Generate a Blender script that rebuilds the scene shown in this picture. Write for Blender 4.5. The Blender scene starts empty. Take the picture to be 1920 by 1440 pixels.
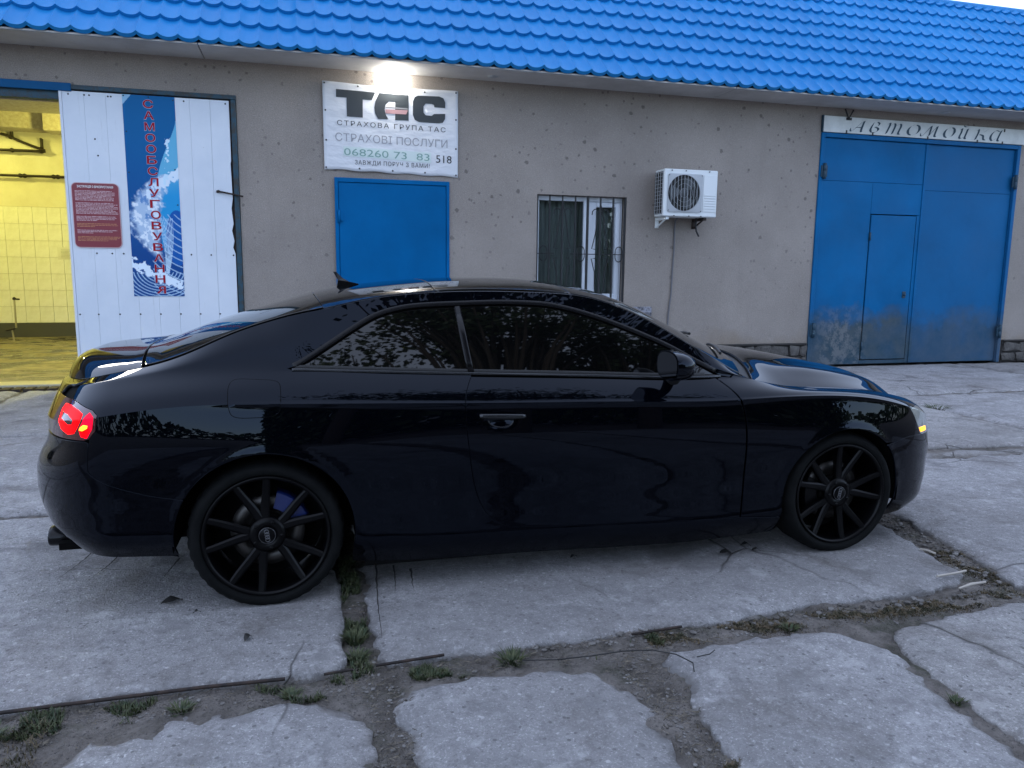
import bpy, bmesh, math, random
import numpy as np
from mathutils import Vector, Matrix, noise
from mathutils.geometry import delaunay_2d_cdt

random.seed(7)
rng = np.random.default_rng(7)
scene = bpy.context.scene
COL = scene.collection

# ------------------------------------------------------------------ camera
CAM_H = 1.3977
PITCH, ROLL, YAW = 0.14913, 0.0112, 0.26665
def camera_axes():
    cy, sy = math.cos(YAW), math.sin(YAW)
    fw = Vector((sy * math.cos(PITCH), cy * math.cos(PITCH), -math.sin(PITCH)))
    rt = Vector((cy, -sy, 0))
    up = rt.cross(fw)
    c, s = math.cos(ROLL), math.sin(ROLL)
    return c * rt + s * up, -s * rt + c * up, fw
RT, UP, FW = camera_axes()
cam_data = bpy.data.cameras.new("camera")
cam_data.sensor_width = 36.0
cam_data.lens = 36.0 * 1427.9 / 1920.0
cam_data.clip_start = 0.05
cam_data.clip_end = 2000.0
cam = bpy.data.objects.new("camera", cam_data)
COL.objects.link(cam)
Mx = Matrix.Identity(4)
for i in range(3):
    Mx[i][0], Mx[i][1], Mx[i][2] = RT[i], UP[i], -FW[i]
Mx[2][3] = CAM_H
cam.matrix_world = Mx
scene.camera = cam

# ------------------------------------------------------------------ sky, sun, exposure
SUN_EL, SUN_ROT = math.radians(22.0), math.radians(-25.0)
world = bpy.data.worlds.new("World")
scene.world = world
world.use_nodes = True
wn = world.node_tree
sky = wn.nodes.new("ShaderNodeTexSky")
sky.sky_type = 'NISHITA'
sky.sun_disc = False
sky.sun_elevation = SUN_EL
sky.sun_rotation = SUN_ROT
sky.air_density = 0.9
sky.dust_density = 0.4
sky.ozone_density = 4.0
bg = wn.nodes["Background"]
# thin, even dusk cloud over the clear sky
veil = wn.nodes.new("ShaderNodeMix"); veil.data_type = 'RGBA'
veil.inputs[0].default_value = 0.72
veil.inputs[7].default_value = (1.75, 1.92, 2.35, 1)
wn.links.new(sky.outputs[0], veil.inputs[6])
wn.links.new(veil.outputs[2], bg.inputs[0])
bg.inputs[1].default_value = 0.15
sun_data = bpy.data.lights.new("sun", 'SUN')
sun_data.energy = 0.6
sun_data.angle = math.radians(20)
sun_data.color = (1.0, 0.93, 0.82)
sun = bpy.data.objects.new("sun", sun_data)
COL.objects.link(sun)
sd = Vector((math.sin(SUN_ROT) * math.cos(SUN_EL), math.cos(SUN_ROT) * math.cos(SUN_EL), math.sin(SUN_EL)))
sun.rotation_euler = sd.to_track_quat('Z', 'Y').to_euler()
sun.location = sd * 60
vs = scene.view_settings
scene.display_settings.display_device = 'sRGB'
vs.view_transform = 'Standard'
vs.look = 'None'
vs.gamma = 1.0
vs.use_curve_mapping = False
vs.exposure = 2.45
scene.cycles.max_bounces = 8
scene.cycles.use_denoising = True

# ------------------------------------------------------------------ helpers
def tag(o, label=None, cat=None, group=None, kind=None):
    if label: o["label"] = label
    if cat: o["category"] = cat
    if group: o["group"] = group
    if kind: o["kind"] = kind
    return o

LOCALS = set()      # names of things whose parts are written in the thing's own coordinates
def wpos(o):
    p = Vector((0, 0, 0))
    while o is not None:
        p += o.location; o = o.parent
    return p
def link(o, parent=None):
    """parts are written in world coordinates unless their thing is in LOCALS"""
    COL.objects.link(o)
    if parent is not None:
        top = parent
        while top.parent is not None: top = top.parent
        if top.name not in LOCALS:
            o.location = o.location - wpos(parent)
        o.parent = parent
    return o

def empty(name, loc=(0, 0, 0), parent=None, rz=0.0):
    o = bpy.data.objects.new(name, None)
    o.location = loc
    o.rotation_euler = (0, 0, rz)
    o.empty_display_size = 0.2
    return link(o, parent)

def new_obj(name, verts, faces, mat=None, parent=None, smooth=False, loc=None):
    me = bpy.data.meshes.new(name)
    me.from_pydata([tuple(map(float, v)) for v in verts], [], faces)
    if mat is not None: me.materials.append(mat)
    if smooth:
        me.polygons.foreach_set("use_smooth", [True] * len(me.polygons))
    me.update()
    o = bpy.data.objects.new(name, me)
    if loc is not None: o.location = loc
    return link(o, parent)

def share(name, me, parent=None, loc=(0, 0, 0), rot=(0, 0, 0), scale=None):
    o = bpy.data.objects.new(name, me)
    o.location = loc
    o.rotation_euler = rot
    if scale: o.scale = scale
    return link(o, parent)

class MB:
    """collects simple shapes into one mesh"""
    def __init__(self): self.v, self.f, self.s = [], [], []
    def add(self, vs_, fs_, smooth=False):
        b = len(self.v)
        self.v += [tuple(map(float, q)) for q in vs_]
        for f in fs_:
            self.f.append([b + i for i in f]); self.s.append(smooth)
        return self
    def box(self, x0, x1, y0, y1, z0, z1):
        self.add([(x0,y0,z0),(x1,y0,z0),(x1,y1,z0),(x0,y1,z0),(x0,y0,z1),(x1,y0,z1),(x1,y1,z1),(x0,y1,z1)],
                 [(0,3,2,1),(4,5,6,7),(0,1,5,4),(1,2,6,5),(2,3,7,6),(3,0,4,7)])
        return self
    def bbox(self, x0, x1, y0, y1, z0, z1, b=0.004):
        """box with chamfered edges"""
        bm = bmesh.new()
        bmesh.ops.create_cube(bm, size=1.0)
        for q in bm.verts:
            q.co = Vector(((x0+x1)/2+q.co.x*(x1-x0), (y0+y1)/2+q.co.y*(y1-y0), (z0+z1)/2+q.co.z*(z1-z0)))
        bmesh.ops.bevel(bm, geom=list(bm.edges), offset=b, segments=1, affect='EDGES')
        bm.verts.index_update()
        self.add([q.co[:] for q in bm.verts], [[q.index for q in f.verts] for f in bm.faces])
        bm.free()
        return self
    def prism(self, poly, y0, y1):
        """poly in (x,z), extruded along y from y0 (front) to y1"""
        n = len(poly)
        a = sum(poly[i][0]*poly[(i+1)%n][1]-poly[(i+1)%n][0]*poly[i][1] for i in range(n))
        if a < 0: poly = poly[::-1]
        self.add([(x, y0, z) for x, z in poly] + [(x, y1, z) for x, z in poly],
                 [list(range(n)), list(range(2*n-1, n-1, -1))] + [[i, n+i, n+(i+1)%n, (i+1)%n] for i in range(n)])
        return self
    def tube(self, pts, r, n=8, caps=True, smooth=True):
        pts = [Vector(q) for q in pts]
        m = len(pts)
        rs = r if isinstance(r, (list, tuple)) else [r]*m
        vs_ = []
        up = None
        for i, q in enumerate(pts):
            d = (pts[min(i+1, m-1)] - pts[max(i-1, 0)]).normalized()
            if up is None:
                up = d.orthogonal().normalized()
            else:
                up = (up - d*up.dot(d))
                up = up.normalized() if up.length > 1e-6 else d.orthogonal().normalized()
            w = d.cross(up)
            for k in range(n):
                a = 2*math.pi*k/n
                vs_.append(q + (up*math.cos(a) + w*math.sin(a))*rs[i])
        fs_ = [[i*n+k, i*n+(k+1)%n, (i+1)*n+(k+1)%n, (i+1)*n+k] for i in range(m-1) for k in range(n)]
        self.add(vs_, fs_, smooth)
        if caps:
            self.add(vs_[:n], [list(range(n))[::-1]]); self.add(vs_[-n:], [list(range(n))])
        return self
    def lathe(self, prof, n=48, axis='y', c=(0, 0, 0), smooth=True, a0=0.0):
        """prof: list of (radius, along)"""
        vs_ = []
        for (r, h) in prof:
            for k in range(n):
                a = a0 + 2*math.pi*k/n
                x, z = r*math.cos(a), r*math.sin(a)
                p = (x, h, z) if axis == 'y' else (x, z, h)
                vs_.append((p[0]+c[0], p[1]+c[1], p[2]+c[2]))
        fs_ = [[i*n+k, i*n+(k+1)%n, (i+1)*n+(k+1)%n, (i+1)*n+k] for i in range(len(prof)-1) for k in range(n)]
        return self.add(vs_, fs_, smooth)
    def build(self, name, mat=None, parent=None, loc=None, recalc=True):
        me = bpy.data.meshes.new(name)
        me.from_pydata(self.v, [], self.f)
        me.polygons.foreach_set("use_smooth", self.s)
        if mat is not None: me.materials.append(mat)
        me.update()
        if recalc:
            bm = bmesh.new(); bm.from_mesh(me)
            bmesh.ops.recalc_face_normals(bm, faces=bm.faces)
            bm.to_mesh(me); bm.free()
        o = bpy.data.objects.new(name, me)
        if loc is not None: o.location = loc
        return link(o, parent)

# ------------------------------------------------------------------ materials
def mat(name, base, rough=0.5, metal=0.0, coat=0.0, emit=None, estr=0.0, spec=0.5, coat_rough=0.02):
    m = bpy.data.materials.new(name)
    m.use_nodes = True
    b = m.node_tree.nodes["Principled BSDF"]
    b.inputs["Base Color"].default_value = (*base, 1)
    b.inputs["Roughness"].default_value = rough
    b.inputs["Metallic"].default_value = metal
    b.inputs["Specular IOR Level"].default_value = spec
    b.inputs["Coat Weight"].default_value = coat
    b.inputs["Coat Roughness"].default_value = coat_rough
    if emit:
        b.inputs["Emission Color"].default_value = (*emit, 1)
        b.inputs["Emission Strength"].default_value = estr
    return m

class NT:
    """tiny node-graph writer for a material"""
    def __init__(self, m):
        self.m = m; self.t = m.node_tree; self.b = self.t.nodes["Principled BSDF"]
        self.co = self.t.nodes.new("ShaderNodeTexCoord").outputs["Object"]
    def n(self, typ, **kw):
        q = self.t.nodes.new(typ)
        for k, v in kw.items():
            if hasattr(q, k) and k not in q.inputs: setattr(q, k, v)
            else: q.inputs[k].default_value = v
        return q
    def l(self, a, b): self.t.links.new(a, b)
    def mapping(self, scale=(1,1,1), loc=(0,0,0), rot=(0,0,0)):
        q = self.n("ShaderNodeMapping"); q.inputs["Scale"].default_value = scale
        q.inputs["Location"].default_value = loc; q.inputs["Rotation"].default_value = rot
        self.l(self.co, q.inputs["Vector"]); return q.outputs[0]
    def noise(self, scale, detail=4, rough=0.55, vec=None, dist=0.0):
        q = self.n("ShaderNodeTexNoise"); q.inputs["Scale"].default_value = scale
        q.inputs["Detail"].default_value = detail; q.inputs["Roughness"].default_value = rough
        q.inputs["Distortion"].default_value = dist
        self.l(vec if vec is not None else self.co, q.inputs["Vector"]); return q.outputs["Fac"]
    def voro(self, scale, feature='F1', vec=None, out="Distance", rand=1.0):
        q = self.n("ShaderNodeTexVoronoi"); q.feature = feature
        q.inputs["Scale"].default_value = scale; q.inputs["Randomness"].default_value = rand
        self.l(vec if vec is not None else self.co, q.inputs["Vector"]); return q.outputs[out]
    def ramp(self, fac, stops):
        q = self.n("ShaderNodeValToRGB"); e = q.color_ramp.elements
        while len(e) < len(stops): e.new(0.5)
        for i, (p, c) in enumerate(stops):
            e[i].position = p
            e[i].color = (c, c, c, 1) if isinstance(c, (int, float)) else (*c, 1)
        self.l(fac, q.inputs[0]); return q.outputs[0]
    def mix(self, fac, a, b, mode='MIX'):
        q = self.t.nodes.new("ShaderNodeMix"); q.data_type = 'RGBA'; q.blend_type = mode
        for s, v in ((q.inputs[0], fac), (q.inputs[6], a), (q.inputs[7], b)):
            if isinstance(v, (int, float)): s.default_value = v
            elif isinstance(v, tuple): s.default_value = (*v, 1)
            else: self.l(v, s)
        return q.outputs[2]
    def math(self, op, a, b=0.0, clamp=False):
        q = self.t.nodes.new("ShaderNodeMath"); q.operation = op; q.use_clamp = clamp
        for s, v in zip(q.inputs, (a, b)):
            if isinstance(v, (int, float)): s.default_value = v
            else: self.l(v, s)
        return q.outputs[0]
    def sep(self):
        q = self.n("ShaderNodeSeparateXYZ"); self.l(self.co, q.inputs[0]); return q.outputs
    def color(self, c): self.l(c, self.b.inputs["Base Color"]); return self
    def rough(self, r): self.l(r, self.b.inputs["Roughness"]); return self
    def bump(self, h, strength=0.3, dist=0.01):
        q = self.n("ShaderNodeBump"); q.inputs["Strength"].default_value = strength
        q.inputs["Distance"].default_value = dist
        self.l(h, q.inputs["Height"]); self.l(q.outputs[0], self.b.inputs["Normal"]); return self

def m_concrete(name, base, tint=(1,1,1), fine=1.0):
    m = mat(name, base, 0.85)
    g = NT(m)
    big = g.noise(0.9, 5, 0.6)
    mid = g.noise(9, 6, 0.7)
    fin = g.noise(110, 4, 0.75)
    agg = g.voro(62)
    agg2 = g.voro(150)
    c = g.mix(g.ramp(big, [(0.3, 0.0), (0.72, 1.0)]), tuple(0.72*x for x in base), tuple(1.2*x for x in base))
    c = g.mix(g.ramp(mid, [(0.35, 0.0), (0.65, 0.65)]), c, tuple(0.72*x for x in base))
    # exposed aggregate: pale and dark stones
    c = g.mix(g.ramp(agg, [(0.0, 0.75), (0.20, 0.55), (0.27, 0.0)]), c, g.mix(g.noise(31, 1), tuple(0.45*x for x in base), tuple(1.75*x for x in base)))
    c = g.mix(g.ramp(fin, [(0.56, 0.0), (0.66, 0.75)]), c, tuple(2.1*x for x in base))
    fin2 = g.noise(75, 4, 0.8, vec=g.mapping(loc=(7, 3, 1)))
    c = g.mix(g.ramp(fin2, [(0.33, 0.85), (0.45, 0.0)]), c, tuple(0.38*x for x in base))
    c = g.mix(g.ramp(agg2, [(0.0, 0.7), (0.16, 0.0)]), c, tuple(0.42*x for x in base))
    # coarse exposed stones, some lost and leaving pits
    st_ = g.voro(34, vec=g.mapping(loc=(2, 9, 0)))
    pick = g.noise(21, 2, 0.5, vec=g.mapping(loc=(6, 1, 3)))
    stone = g.ramp(g.math('ADD', st_, g.math('MULTIPLY', g.noise(70, 3), 0.2)), [(0.30, 1.0), (0.38, 0.0)])
    c = g.mix(g.math('MULTIPLY', stone, g.ramp(pick, [(0.53, 0.0), (0.57, 0.85)])), c, tuple(0.30*x for x in base))
    c = g.mix(g.math('MULTIPLY', stone, g.ramp(pick, [(0.40, 0.8), (0.44, 0.0)])), c, tuple(1.75*x for x in base))
    # scaled, pitted skin
    sc_ = g.noise(24, 9, 0.78)
    c = g.mix(g.ramp(sc_, [(0.40, 0.75), (0.50, 0.0)]), c, tuple(0.55*x for x in base))
    c = g.mix(g.ramp(g.noise(38, 8, 0.75, vec=g.mapping(loc=(3, 8, 2))), [(0.56, 0.0), (0.66, 0.5)]), c, tuple(1.45*x for x in base))
    film = g.noise(0.55, 6, 0.62, vec=g.mapping(loc=(2, 5, 0)))
    c = g.mix(g.ramp(film, [(0.42, 0.0), (0.66, 0.45)]), c, (0.13, 0.118, 0.112))
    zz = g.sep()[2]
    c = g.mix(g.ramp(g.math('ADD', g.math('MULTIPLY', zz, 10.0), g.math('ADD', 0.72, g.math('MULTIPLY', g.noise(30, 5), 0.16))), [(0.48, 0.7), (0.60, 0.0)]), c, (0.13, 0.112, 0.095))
    patch = g.noise(5.5, 7, 0.72, vec=g.mapping(loc=(11, 2, 4)))
    c = g.mix(g.ramp(patch, [(0.36, 0.70), (0.47, 0.0)]), c, tuple(0.50*x for x in base))
    c = g.mix(g.ramp(g.noise(7.5, 7, 0.75, vec=g.mapping(loc=(1, 12, 4))), [(0.55, 0.0), (0.66, 0.55)]), c, tuple(1.4*x for x in base))
    oil = g.noise(1.5, 5, 0.55, vec=g.mapping(loc=(31, 7, 0)), dist=0.4)
    c = g.mix(g.ramp(oil, [(0.61, 0.0), (0.68, 0.5)]), c, (0.07, 0.066, 0.066))
    oi = g.n("ShaderNodeObjectInfo")
    c = g.mix(g.math('MULTIPLY', oi.outputs["Random"], 0.22), c, tuple(0.45*x for x in base))
    # dirt stains and hairline cracks
    st = g.noise(2.3, 7, 0.62, dist=0.6)
    c = g.mix(g.ramp(st, [(0.52, 0.0), (0.70, 0.5)]), c, (0.085, 0.07, 0.058))
    crv = g.n("ShaderNodeMapping"); g.l(g.co, crv.inputs[0])
    wob = g.n("ShaderNodeMix"); wob.data_type = 'RGBA'; wob.inputs[0].default_value = 0.12
    nz = g.n("ShaderNodeTexNoise"); nz.inputs["Scale"].default_value = 3.0; g.l(g.co, nz.inputs["Vector"])
    g.l(g.co, wob.inputs[6]); g.l(nz.outputs["Color"], wob.inputs[7])
    cr = g.voro(1.1, 'DISTANCE_TO_EDGE', vec=wob.outputs[2])
    crm = g.math('MULTIPLY', g.ramp(cr, [(0.0, 1.0), (0.006, 0.0)]), g.ramp(g.noise(0.7, 2), [(0.5, 0.0), (0.6, 0.9)]))
    c = g.mix(crm, c, (0.03, 0.026, 0.022))
    g.color(c)
    h = g.math('ADD', g.math('MULTIPLY', fin, 0.35), g.math('MULTIPLY', g.ramp(agg, [(0.0, 1.0), (0.3, 0.0)]), 0.5))
    h = g.math('ADD', g.math('ADD', h, g.math('MULTIPLY', mid, 0.9)), g.math('MULTIPLY', sc_, 1.3))
    h = g.math('SUBTRACT', h, crm)
    g.bump(h, 0.9*fine, 0.014)
    return m

M = {}
def setup_materials():
    M['paint'] = mat('blue_black_car_paint', (0.0006, 0.0009, 0.0022), 0.012, spec=0.25)
    M['paint'].node_tree.nodes['Principled BSDF'].inputs['Specular Tint'].default_value = (0.64, 0.74, 0.93, 1)
    M['glass_dark'] = mat('tinted_glass', (0.0015, 0.0017, 0.002), 0.02, 0.0, 0.0, spec=0.55)
    M['trim_black'] = mat('black_gloss_trim', (0.003, 0.003, 0.004), 0.22, spec=0.25)
    M['trim_line'] = mat('anodised_trim', (0.05, 0.052, 0.056), 0.25, 0.9)
    M['plastic_black'] = mat('black_plastic', (0.008, 0.008, 0.009), 0.6)
    M['shell'] = mat('dark_cavity', (0.003, 0.003, 0.003), 0.9, spec=0.1)
    M['tyre'] = mat('tyre_rubber', (0.006, 0.0065, 0.007), 0.8, spec=0.15)
    g = NT(M['tyre']); g.color(g.mix(g.ramp(g.noise(14, 5, 0.7), [(0.4, 0.0), (0.75, 0.7)]), (0.0025, 0.003, 0.0032), (0.009, 0.0095, 0.010)))
    g.bump(g.noise(160, 2), 0.1, 0.002)
    M['rim'] = mat('gloss_black_rim', (0.0015, 0.0015, 0.002), 0.32, coat=0.0, spec=0.16)
    M['disc'] = mat('brake_disc_steel', (0.085, 0.08, 0.075), 0.42, 0.85)
    M['caliper'] = mat('blue_caliper', (0.003, 0.014, 0.10), 0.4, coat=0.2)
    M['emblem'] = mat('emblem_grey', (0.16, 0.16, 0.17), 0.3, 0.8)
    M['chrome'] = mat('chrome', (0.45, 0.46, 0.48), 0.12, 1.0)
    M['lens_red'] = mat('taillight_lens', (0.05, 0.003, 0.006), 0.06, coat=1.0)
    M['glow_red'] = mat('lit_red_lamp', (0.12, 0.0, 0.0), 0.3, spec=0.1, emit=(1.0, 0.0, 0.0006), estr=1.5)
    M['glow_red2'] = mat('lit_red_lamp_soft', (0.12, 0.0, 0.01), 0.3, spec=0.1, emit=(1.0, 0.002, 0.03), estr=0.3)
    M['glow_amber'] = mat('lit_amber_lamp', (0.8, 0.3, 0.02), 0.3, emit=(1.0, 0.30, 0.01), estr=0.8)
    M['headlight'] = mat('headlight_lens', (0.42, 0.46, 0.44), 0.08, 0.55, coat=1.0)
    M['mirror_glass'] = mat('mirror_glass', (0.22, 0.23, 0.25), 0.02, 1.0)

    # plaster wall
    m = mat('plaster_wall', (0.3, 0.28, 0.27), 0.92); g = NT(m)
    base = (0.285, 0.265, 0.255)
    c = g.mix(g.ramp(g.noise(0.8, 5, 0.6), [(0.3, 0.0), (0.7, 1.0)]), (0.258, 0.222, 0.192), (0.368, 0.318, 0.277))
    c = g.mix(g.ramp(g.noise(130, 3, 0.7), [(0.40, 0.55), (0.56, 0.0)]), c, (0.13, 0.12, 0.12))
    c = g.mix(g.ramp(g.noise(95, 3, 0.7, vec=g.mapping(loc=(3, 5, 1))), [(0.58, 0.0), (0.7, 0.6)]), c, (0.5, 0.48, 0.47))
    # splash marks: small dark blots, more of them high on the wall
    sp = g.voro(3.6, vec=g.mapping(loc=(1.3, 0.2, 0.4)))
    warp = g.noise(34, 4)
    blot = g.ramp(g.math('ADD', sp, g.math('MULTIPLY', warp, 0.16)), [(0.155, 1.0), (0.185, 0.0)])
    sp2 = g.voro(8.5, vec=g.mapping(loc=(7.3, 2.2, 3.4)))
    blot2 = g.ramp(g.math('ADD', sp2, g.math('MULTIPLY', g.noise(40, 3), 0.25)), [(0.24, 0.9), (0.29, 0.0)])
    bl = g.math('MAXIMUM', blot, g.math('MULTIPLY', blot2, g.ramp(g.noise(1.7, 2, vec=g.mapping(loc=(4, 1, 9))), [(0.40, 0.0), (0.52, 1.0)])))
    z = g.sep()[2]
    c = g.mix(g.math('MULTIPLY', bl, g.ramp(g.math('MULTIPLY', z, 0.25), [(0.22, 0.12), (0.55, 0.55)])), c, (0.05, 0.042, 0.04))
    # ochre grime near the foot, vertical run marks
    foot = g.ramp(g.math('ADD', z, g.math('MULTIPLY', g.noise(2.4, 5, 0.65), 0.9)), [(0.55, 0.75), (1.35, 0.0)])
    c = g.mix(foot, c, (0.23, 0.175, 0.12))
    run = g.noise(7, 4, 0.6, vec=g.mapping(scale=(1, 1, 0.08)))
    c = g.mix(g.ramp(run, [(0.58, 0.0), (0.80, 0.2)]), c, (0.17, 0.15, 0.14))
    pale = g.ramp(g.noise(3.1, 6, 0.7, vec=g.mapping(loc=(9, 9, 2))), [(0.66, 0.0), (0.72, 0.5)])
    c = g.mix(g.math('MULTIPLY', pale, g.ramp(z, [(0.2, 1.0), (1.0, 0.0)])), c, (0.5, 0.49, 0.47))
    g.color(c)
    g.bump(g.math('ADD', g.noise(130, 3, 0.7), g.math('MULTIPLY', g.noise(45, 3), 0.6)), 0.6, 0.008)
    M['plaster'] = m

    # blue painted steel (doors), worn at the foot
    def blue(name, base, wear_lo, wear_hi, wear_amt):
        m = mat(name, base, 0.5, spec=0.08); g = NT(m)
        z = g.sep()[2]
        c = g.mix(g.ramp(g.noise(1.3, 5, 0.6), [(0.3, 0.0), (0.75, 1.0)]), tuple(0.8*x for x in base), tuple(1.15*x for x in base))
        if wear_amt:
            bw = g.math('ADD', z, g.math('MULTIPLY', g.math('SUBTRACT', g.noise(2.6, 5, 0.6), 0.5), 0.7))
            k = g.ramp(bw, [(wear_lo, wear_amt), (wear_hi, 0.0)])
            xx = g.sep()[0]
            wc = g.mix(g.ramp(g.noise(2.1, 5, 0.65), [(0.35, 0.0), (0.65, 1.0)]), (0.030, 0.060, 0.080), (0.075, 0.090, 0.095))
            pz = g.math('MULTIPLY', g.ramp(g.noise(8, 7, 0.75), [(0.46, 0.0), (0.56, 1.0)]), g.ramp(g.math('ADD', g.math('ABSOLUTE', g.math('SUBTRACT', xx, 7.85)), g.math('MULTIPLY', g.noise(3, 4), 0.5)), [(0.45, 1.0), (0.75, 0.12)]))
            wc = g.mix(pz, wc, (0.135, 0.145, 0.15))
            c = g.mix(k, c, wc)
            fade = g.ramp(g.noise(1.1, 4, 0.6, vec=g.mapping(loc=(5, 0, 3))), [(0.45, 0.0), (0.7, 0.30)])
            c = g.mix(g.math('ADD', fade, g.math('MULTIPLY', g.ramp(g.math('SUBTRACT', g.sep()[0], 9.0), [(0.1, 0.0), (0.2, 1.0)]), 0.30)), c, (0.02, 0.10, 0.23))
            spk = g.ramp(g.noise(30, 5, 0.75), [(0.66, 0.0), (0.72, 0.5)])
            c = g.mix(spk, c, (0.12, 0.15, 0.2))
        g.color(c)
        g.bump(g.noise(2.2, 3), 0.25, 0.03)
        return m
    M['blue_door'] = blue('blue_door_paint', (0.0, 0.105, 0.29), 0, 0, 0)
    M['blue_gate'] = blue('blue_gate_paint', (0.002, 0.112, 0.29), 0.60, 0.90, 0.95)
    M['blue_frame'] = blue('blue_frame_paint', (0.006, 0.085, 0.22), 0.1, 0.9, 0.5)
    M['teal_frame'] = mat('old_teal_paint', (0.012, 0.05, 0.075), 0.6)
    g = NT(M['teal_frame']); g.color(g.mix(g.ramp(g.noise(12, 6, 0.7), [(0.45, 0.0), (0.62, 1.0)]), (0.012, 0.055, 0.085), (0.03, 0.03, 0.028)))
    m = mat('blue_roof_steel', (0.02, 0.17, 0.60), 0.45, spec=0.16); g = NT(m)
    g.color(g.mix(g.ramp(g.noise(0.9, 5, 0.6), [(0.3, 0.0), (0.75, 1.0)]), (0.006, 0.17, 0.44), (0.016, 0.215, 0.52)))
    b_ = g.b.inputs["Base Color"].links[0].from_socket
    oi = g.n("ShaderNodeObjectInfo")
    c = g.mix(g.math('MULTIPLY', oi.outputs["Random"], 0.16), b_, (0.004, 0.07, 0.22))
    c = g.mix(g.ramp(g.noise(2.6, 7, 0.7, vec=g.mapping(scale=(1.6, 0.35, 0.35), loc=(3, 1, 1))), [(0.56, 0.0), (0.74, 0.4)]), c, (0.05, 0.13, 0.26))
    g.color(c)
    M['roof'] = m
    M['soffit'] = mat('soffit_board', (0.46, 0.45, 0.44), 0.8)
    g = NT(M['soffit']); g.color(g.mix(g.ramp(g.noise(1.5, 6, 0.65), [(0.35, 0.0), (0.7, 1.0)]), (0.38, 0.37, 0.36), (0.52, 0.51, 0.5)))
    m = mat('white_board', (0.60, 0.64, 0.70), 0.4); g = NT(m)
    c = g.mix(g.ramp(g.noise(2.0, 5, 0.6), [(0.35, 0.0), (0.7, 1.0)]), (0.60, 0.65, 0.72), (0.68, 0.72, 0.78))
    run = g.noise(16, 5, 0.7, vec=g.mapping(scale=(1, 1, 0.1)))
    c = g.mix(g.ramp(run, [(0.60, 0.0), (0.75, 0.4)]), c, (0.33, 0.34, 0.36))
    c = g.mix(g.ramp(g.noise(8, 6, 0.8, vec=g.mapping(loc=(2, 2, 2))), [(0.69, 0.0), (0.72, 0.6)]), c, (0.2, 0.2, 0.21))
    g.color(c); M['white_board'] = m
    M['banner'] = mat('white_vinyl', (0.66, 0.67, 0.70), 0.35)
    g = NT(M['banner']); g.bump(g.noise(5, 3, 0.5, vec=g.mapping(scale=(1, 1, 2.2), rot=(0, 0.6, 0))), 0.5, 0.03)
    M['sign_white'] = mat('white_sign_board', (0.58, 0.60, 0.58), 0.5)
    g = NT(M['sign_white']); g.color(g.mix(g.ramp(g.noise(3, 6, 0.7), [(0.4, 0.0), (0.7, 1.0)]), (0.62, 0.64, 0.62), (0.45, 0.47, 0.46)))
    M['ink_dark'] = mat('dark_grey_print', (0.035, 0.042, 0.048), 0.4)
    M['ink_black'] = mat('black_print', (0.012, 0.012, 0.014), 0.5)
    M['ink_teal'] = mat('dark_teal_paint', (0.012, 0.045, 0.075), 0.6)
    M['ink_grey'] = mat('faded_grey_print', (0.30, 0.31, 0.34), 0.5)
    M['ink_green'] = mat('faded_green_print', (0.20, 0.34, 0.30), 0.5)
    M['ink_palegreen'] = mat('pale_sticker', (0.60, 0.68, 0.66), 0.4)
    M['ink_pink'] = mat('faded_red_print', (0.42, 0.24, 0.25), 0.5)
    M['ink_midgrey'] = mat('grey_print', (0.25, 0.25, 0.26), 0.5)
    M['ink_red'] = mat('red_print', (0.33, 0.006, 0.018), 0.5, spec=0.1)
    M['ink_pale'] = mat('pale_outline_print', (0.36, 0.40, 0.55), 0.4)
    M['board_red'] = mat('dark_red_board', (0.20, 0.014, 0.028), 0.35)
    M['ink_cream'] = mat('pale_pink_print', (0.55, 0.36, 0.38), 0.5)
    M['ink_orange'] = mat('orange_print', (0.45, 0.18, 0.08), 0.5)
    M['ink_white'] = mat('white_print', (0.75, 0.75, 0.75), 0.5)
    M['ac_white'] = mat('ac_white_enamel', (0.66, 0.69, 0.70), 0.4)
    M['ac_grey'] = mat('ac_grey_plastic', (0.38, 0.40, 0.42), 0.5)
    M['dark'] = mat('dark_interior', (0.012, 0.013, 0.014), 0.8)
    M['fan'] = mat('grey_fan', (0.05, 0.055, 0.06), 0.55)
    M['upvc'] = mat('white_upvc', (0.62, 0.66, 0.72), 0.3)
    M['iron'] = mat('black_iron', (0.012, 0.012, 0.014), 0.55)
    M['steel_rusty'] = mat('rusty_steel', (0.06, 0.035, 0.025), 0.75, 0.3)
    g = NT(M['steel_rusty']); g.color(g.mix(g.ramp(g.noise(25, 5), [(0.4, 0.0), (0.65, 1.0)]), (0.02, 0.016, 0.015), (0.055, 0.035, 0.027)))
    m = mat('grey_curtain', (0.07, 0.075, 0.07), 0.9); g = NT(m)
    g.color(g.mix(g.ramp(g.noise(6, 4, 0.6, vec=g.mapping(scale=(4, 1, 0.2))), [(0.35, 0.0), (0.7, 1.0)]), (0.22, 0.23, 0.22), (0.42, 0.43, 0.42)))
    M['curtain'] = m
    m = bpy.data.materials.new('window_glass'); m.use_nodes = True
    t = m.node_tree; t.nodes.remove(t.nodes["Principled BSDF"])
    tr = t.nodes.new("ShaderNodeBsdfTransparent"); tr.inputs[0].default_value = (0.8, 0.84, 0.84, 1)
    gl = t.nodes.new("ShaderNodeBsdfGlossy"); gl.inputs["Roughness"].default_value = 0.01
    fr = t.nodes.new("ShaderNodeFresnel"); fr.inputs[0].default_value = 1.5
    mx = t.nodes.new("ShaderNodeMixShader")
    t.links.new(fr.outputs[0], mx.inputs[0]); t.links.new(tr.outputs[0], mx.inputs[1]); t.links.new(gl.outputs[0], mx.inputs[2])
    t.links.new(mx.outputs[0], t.nodes["Material Output"].inputs[0])
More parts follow.
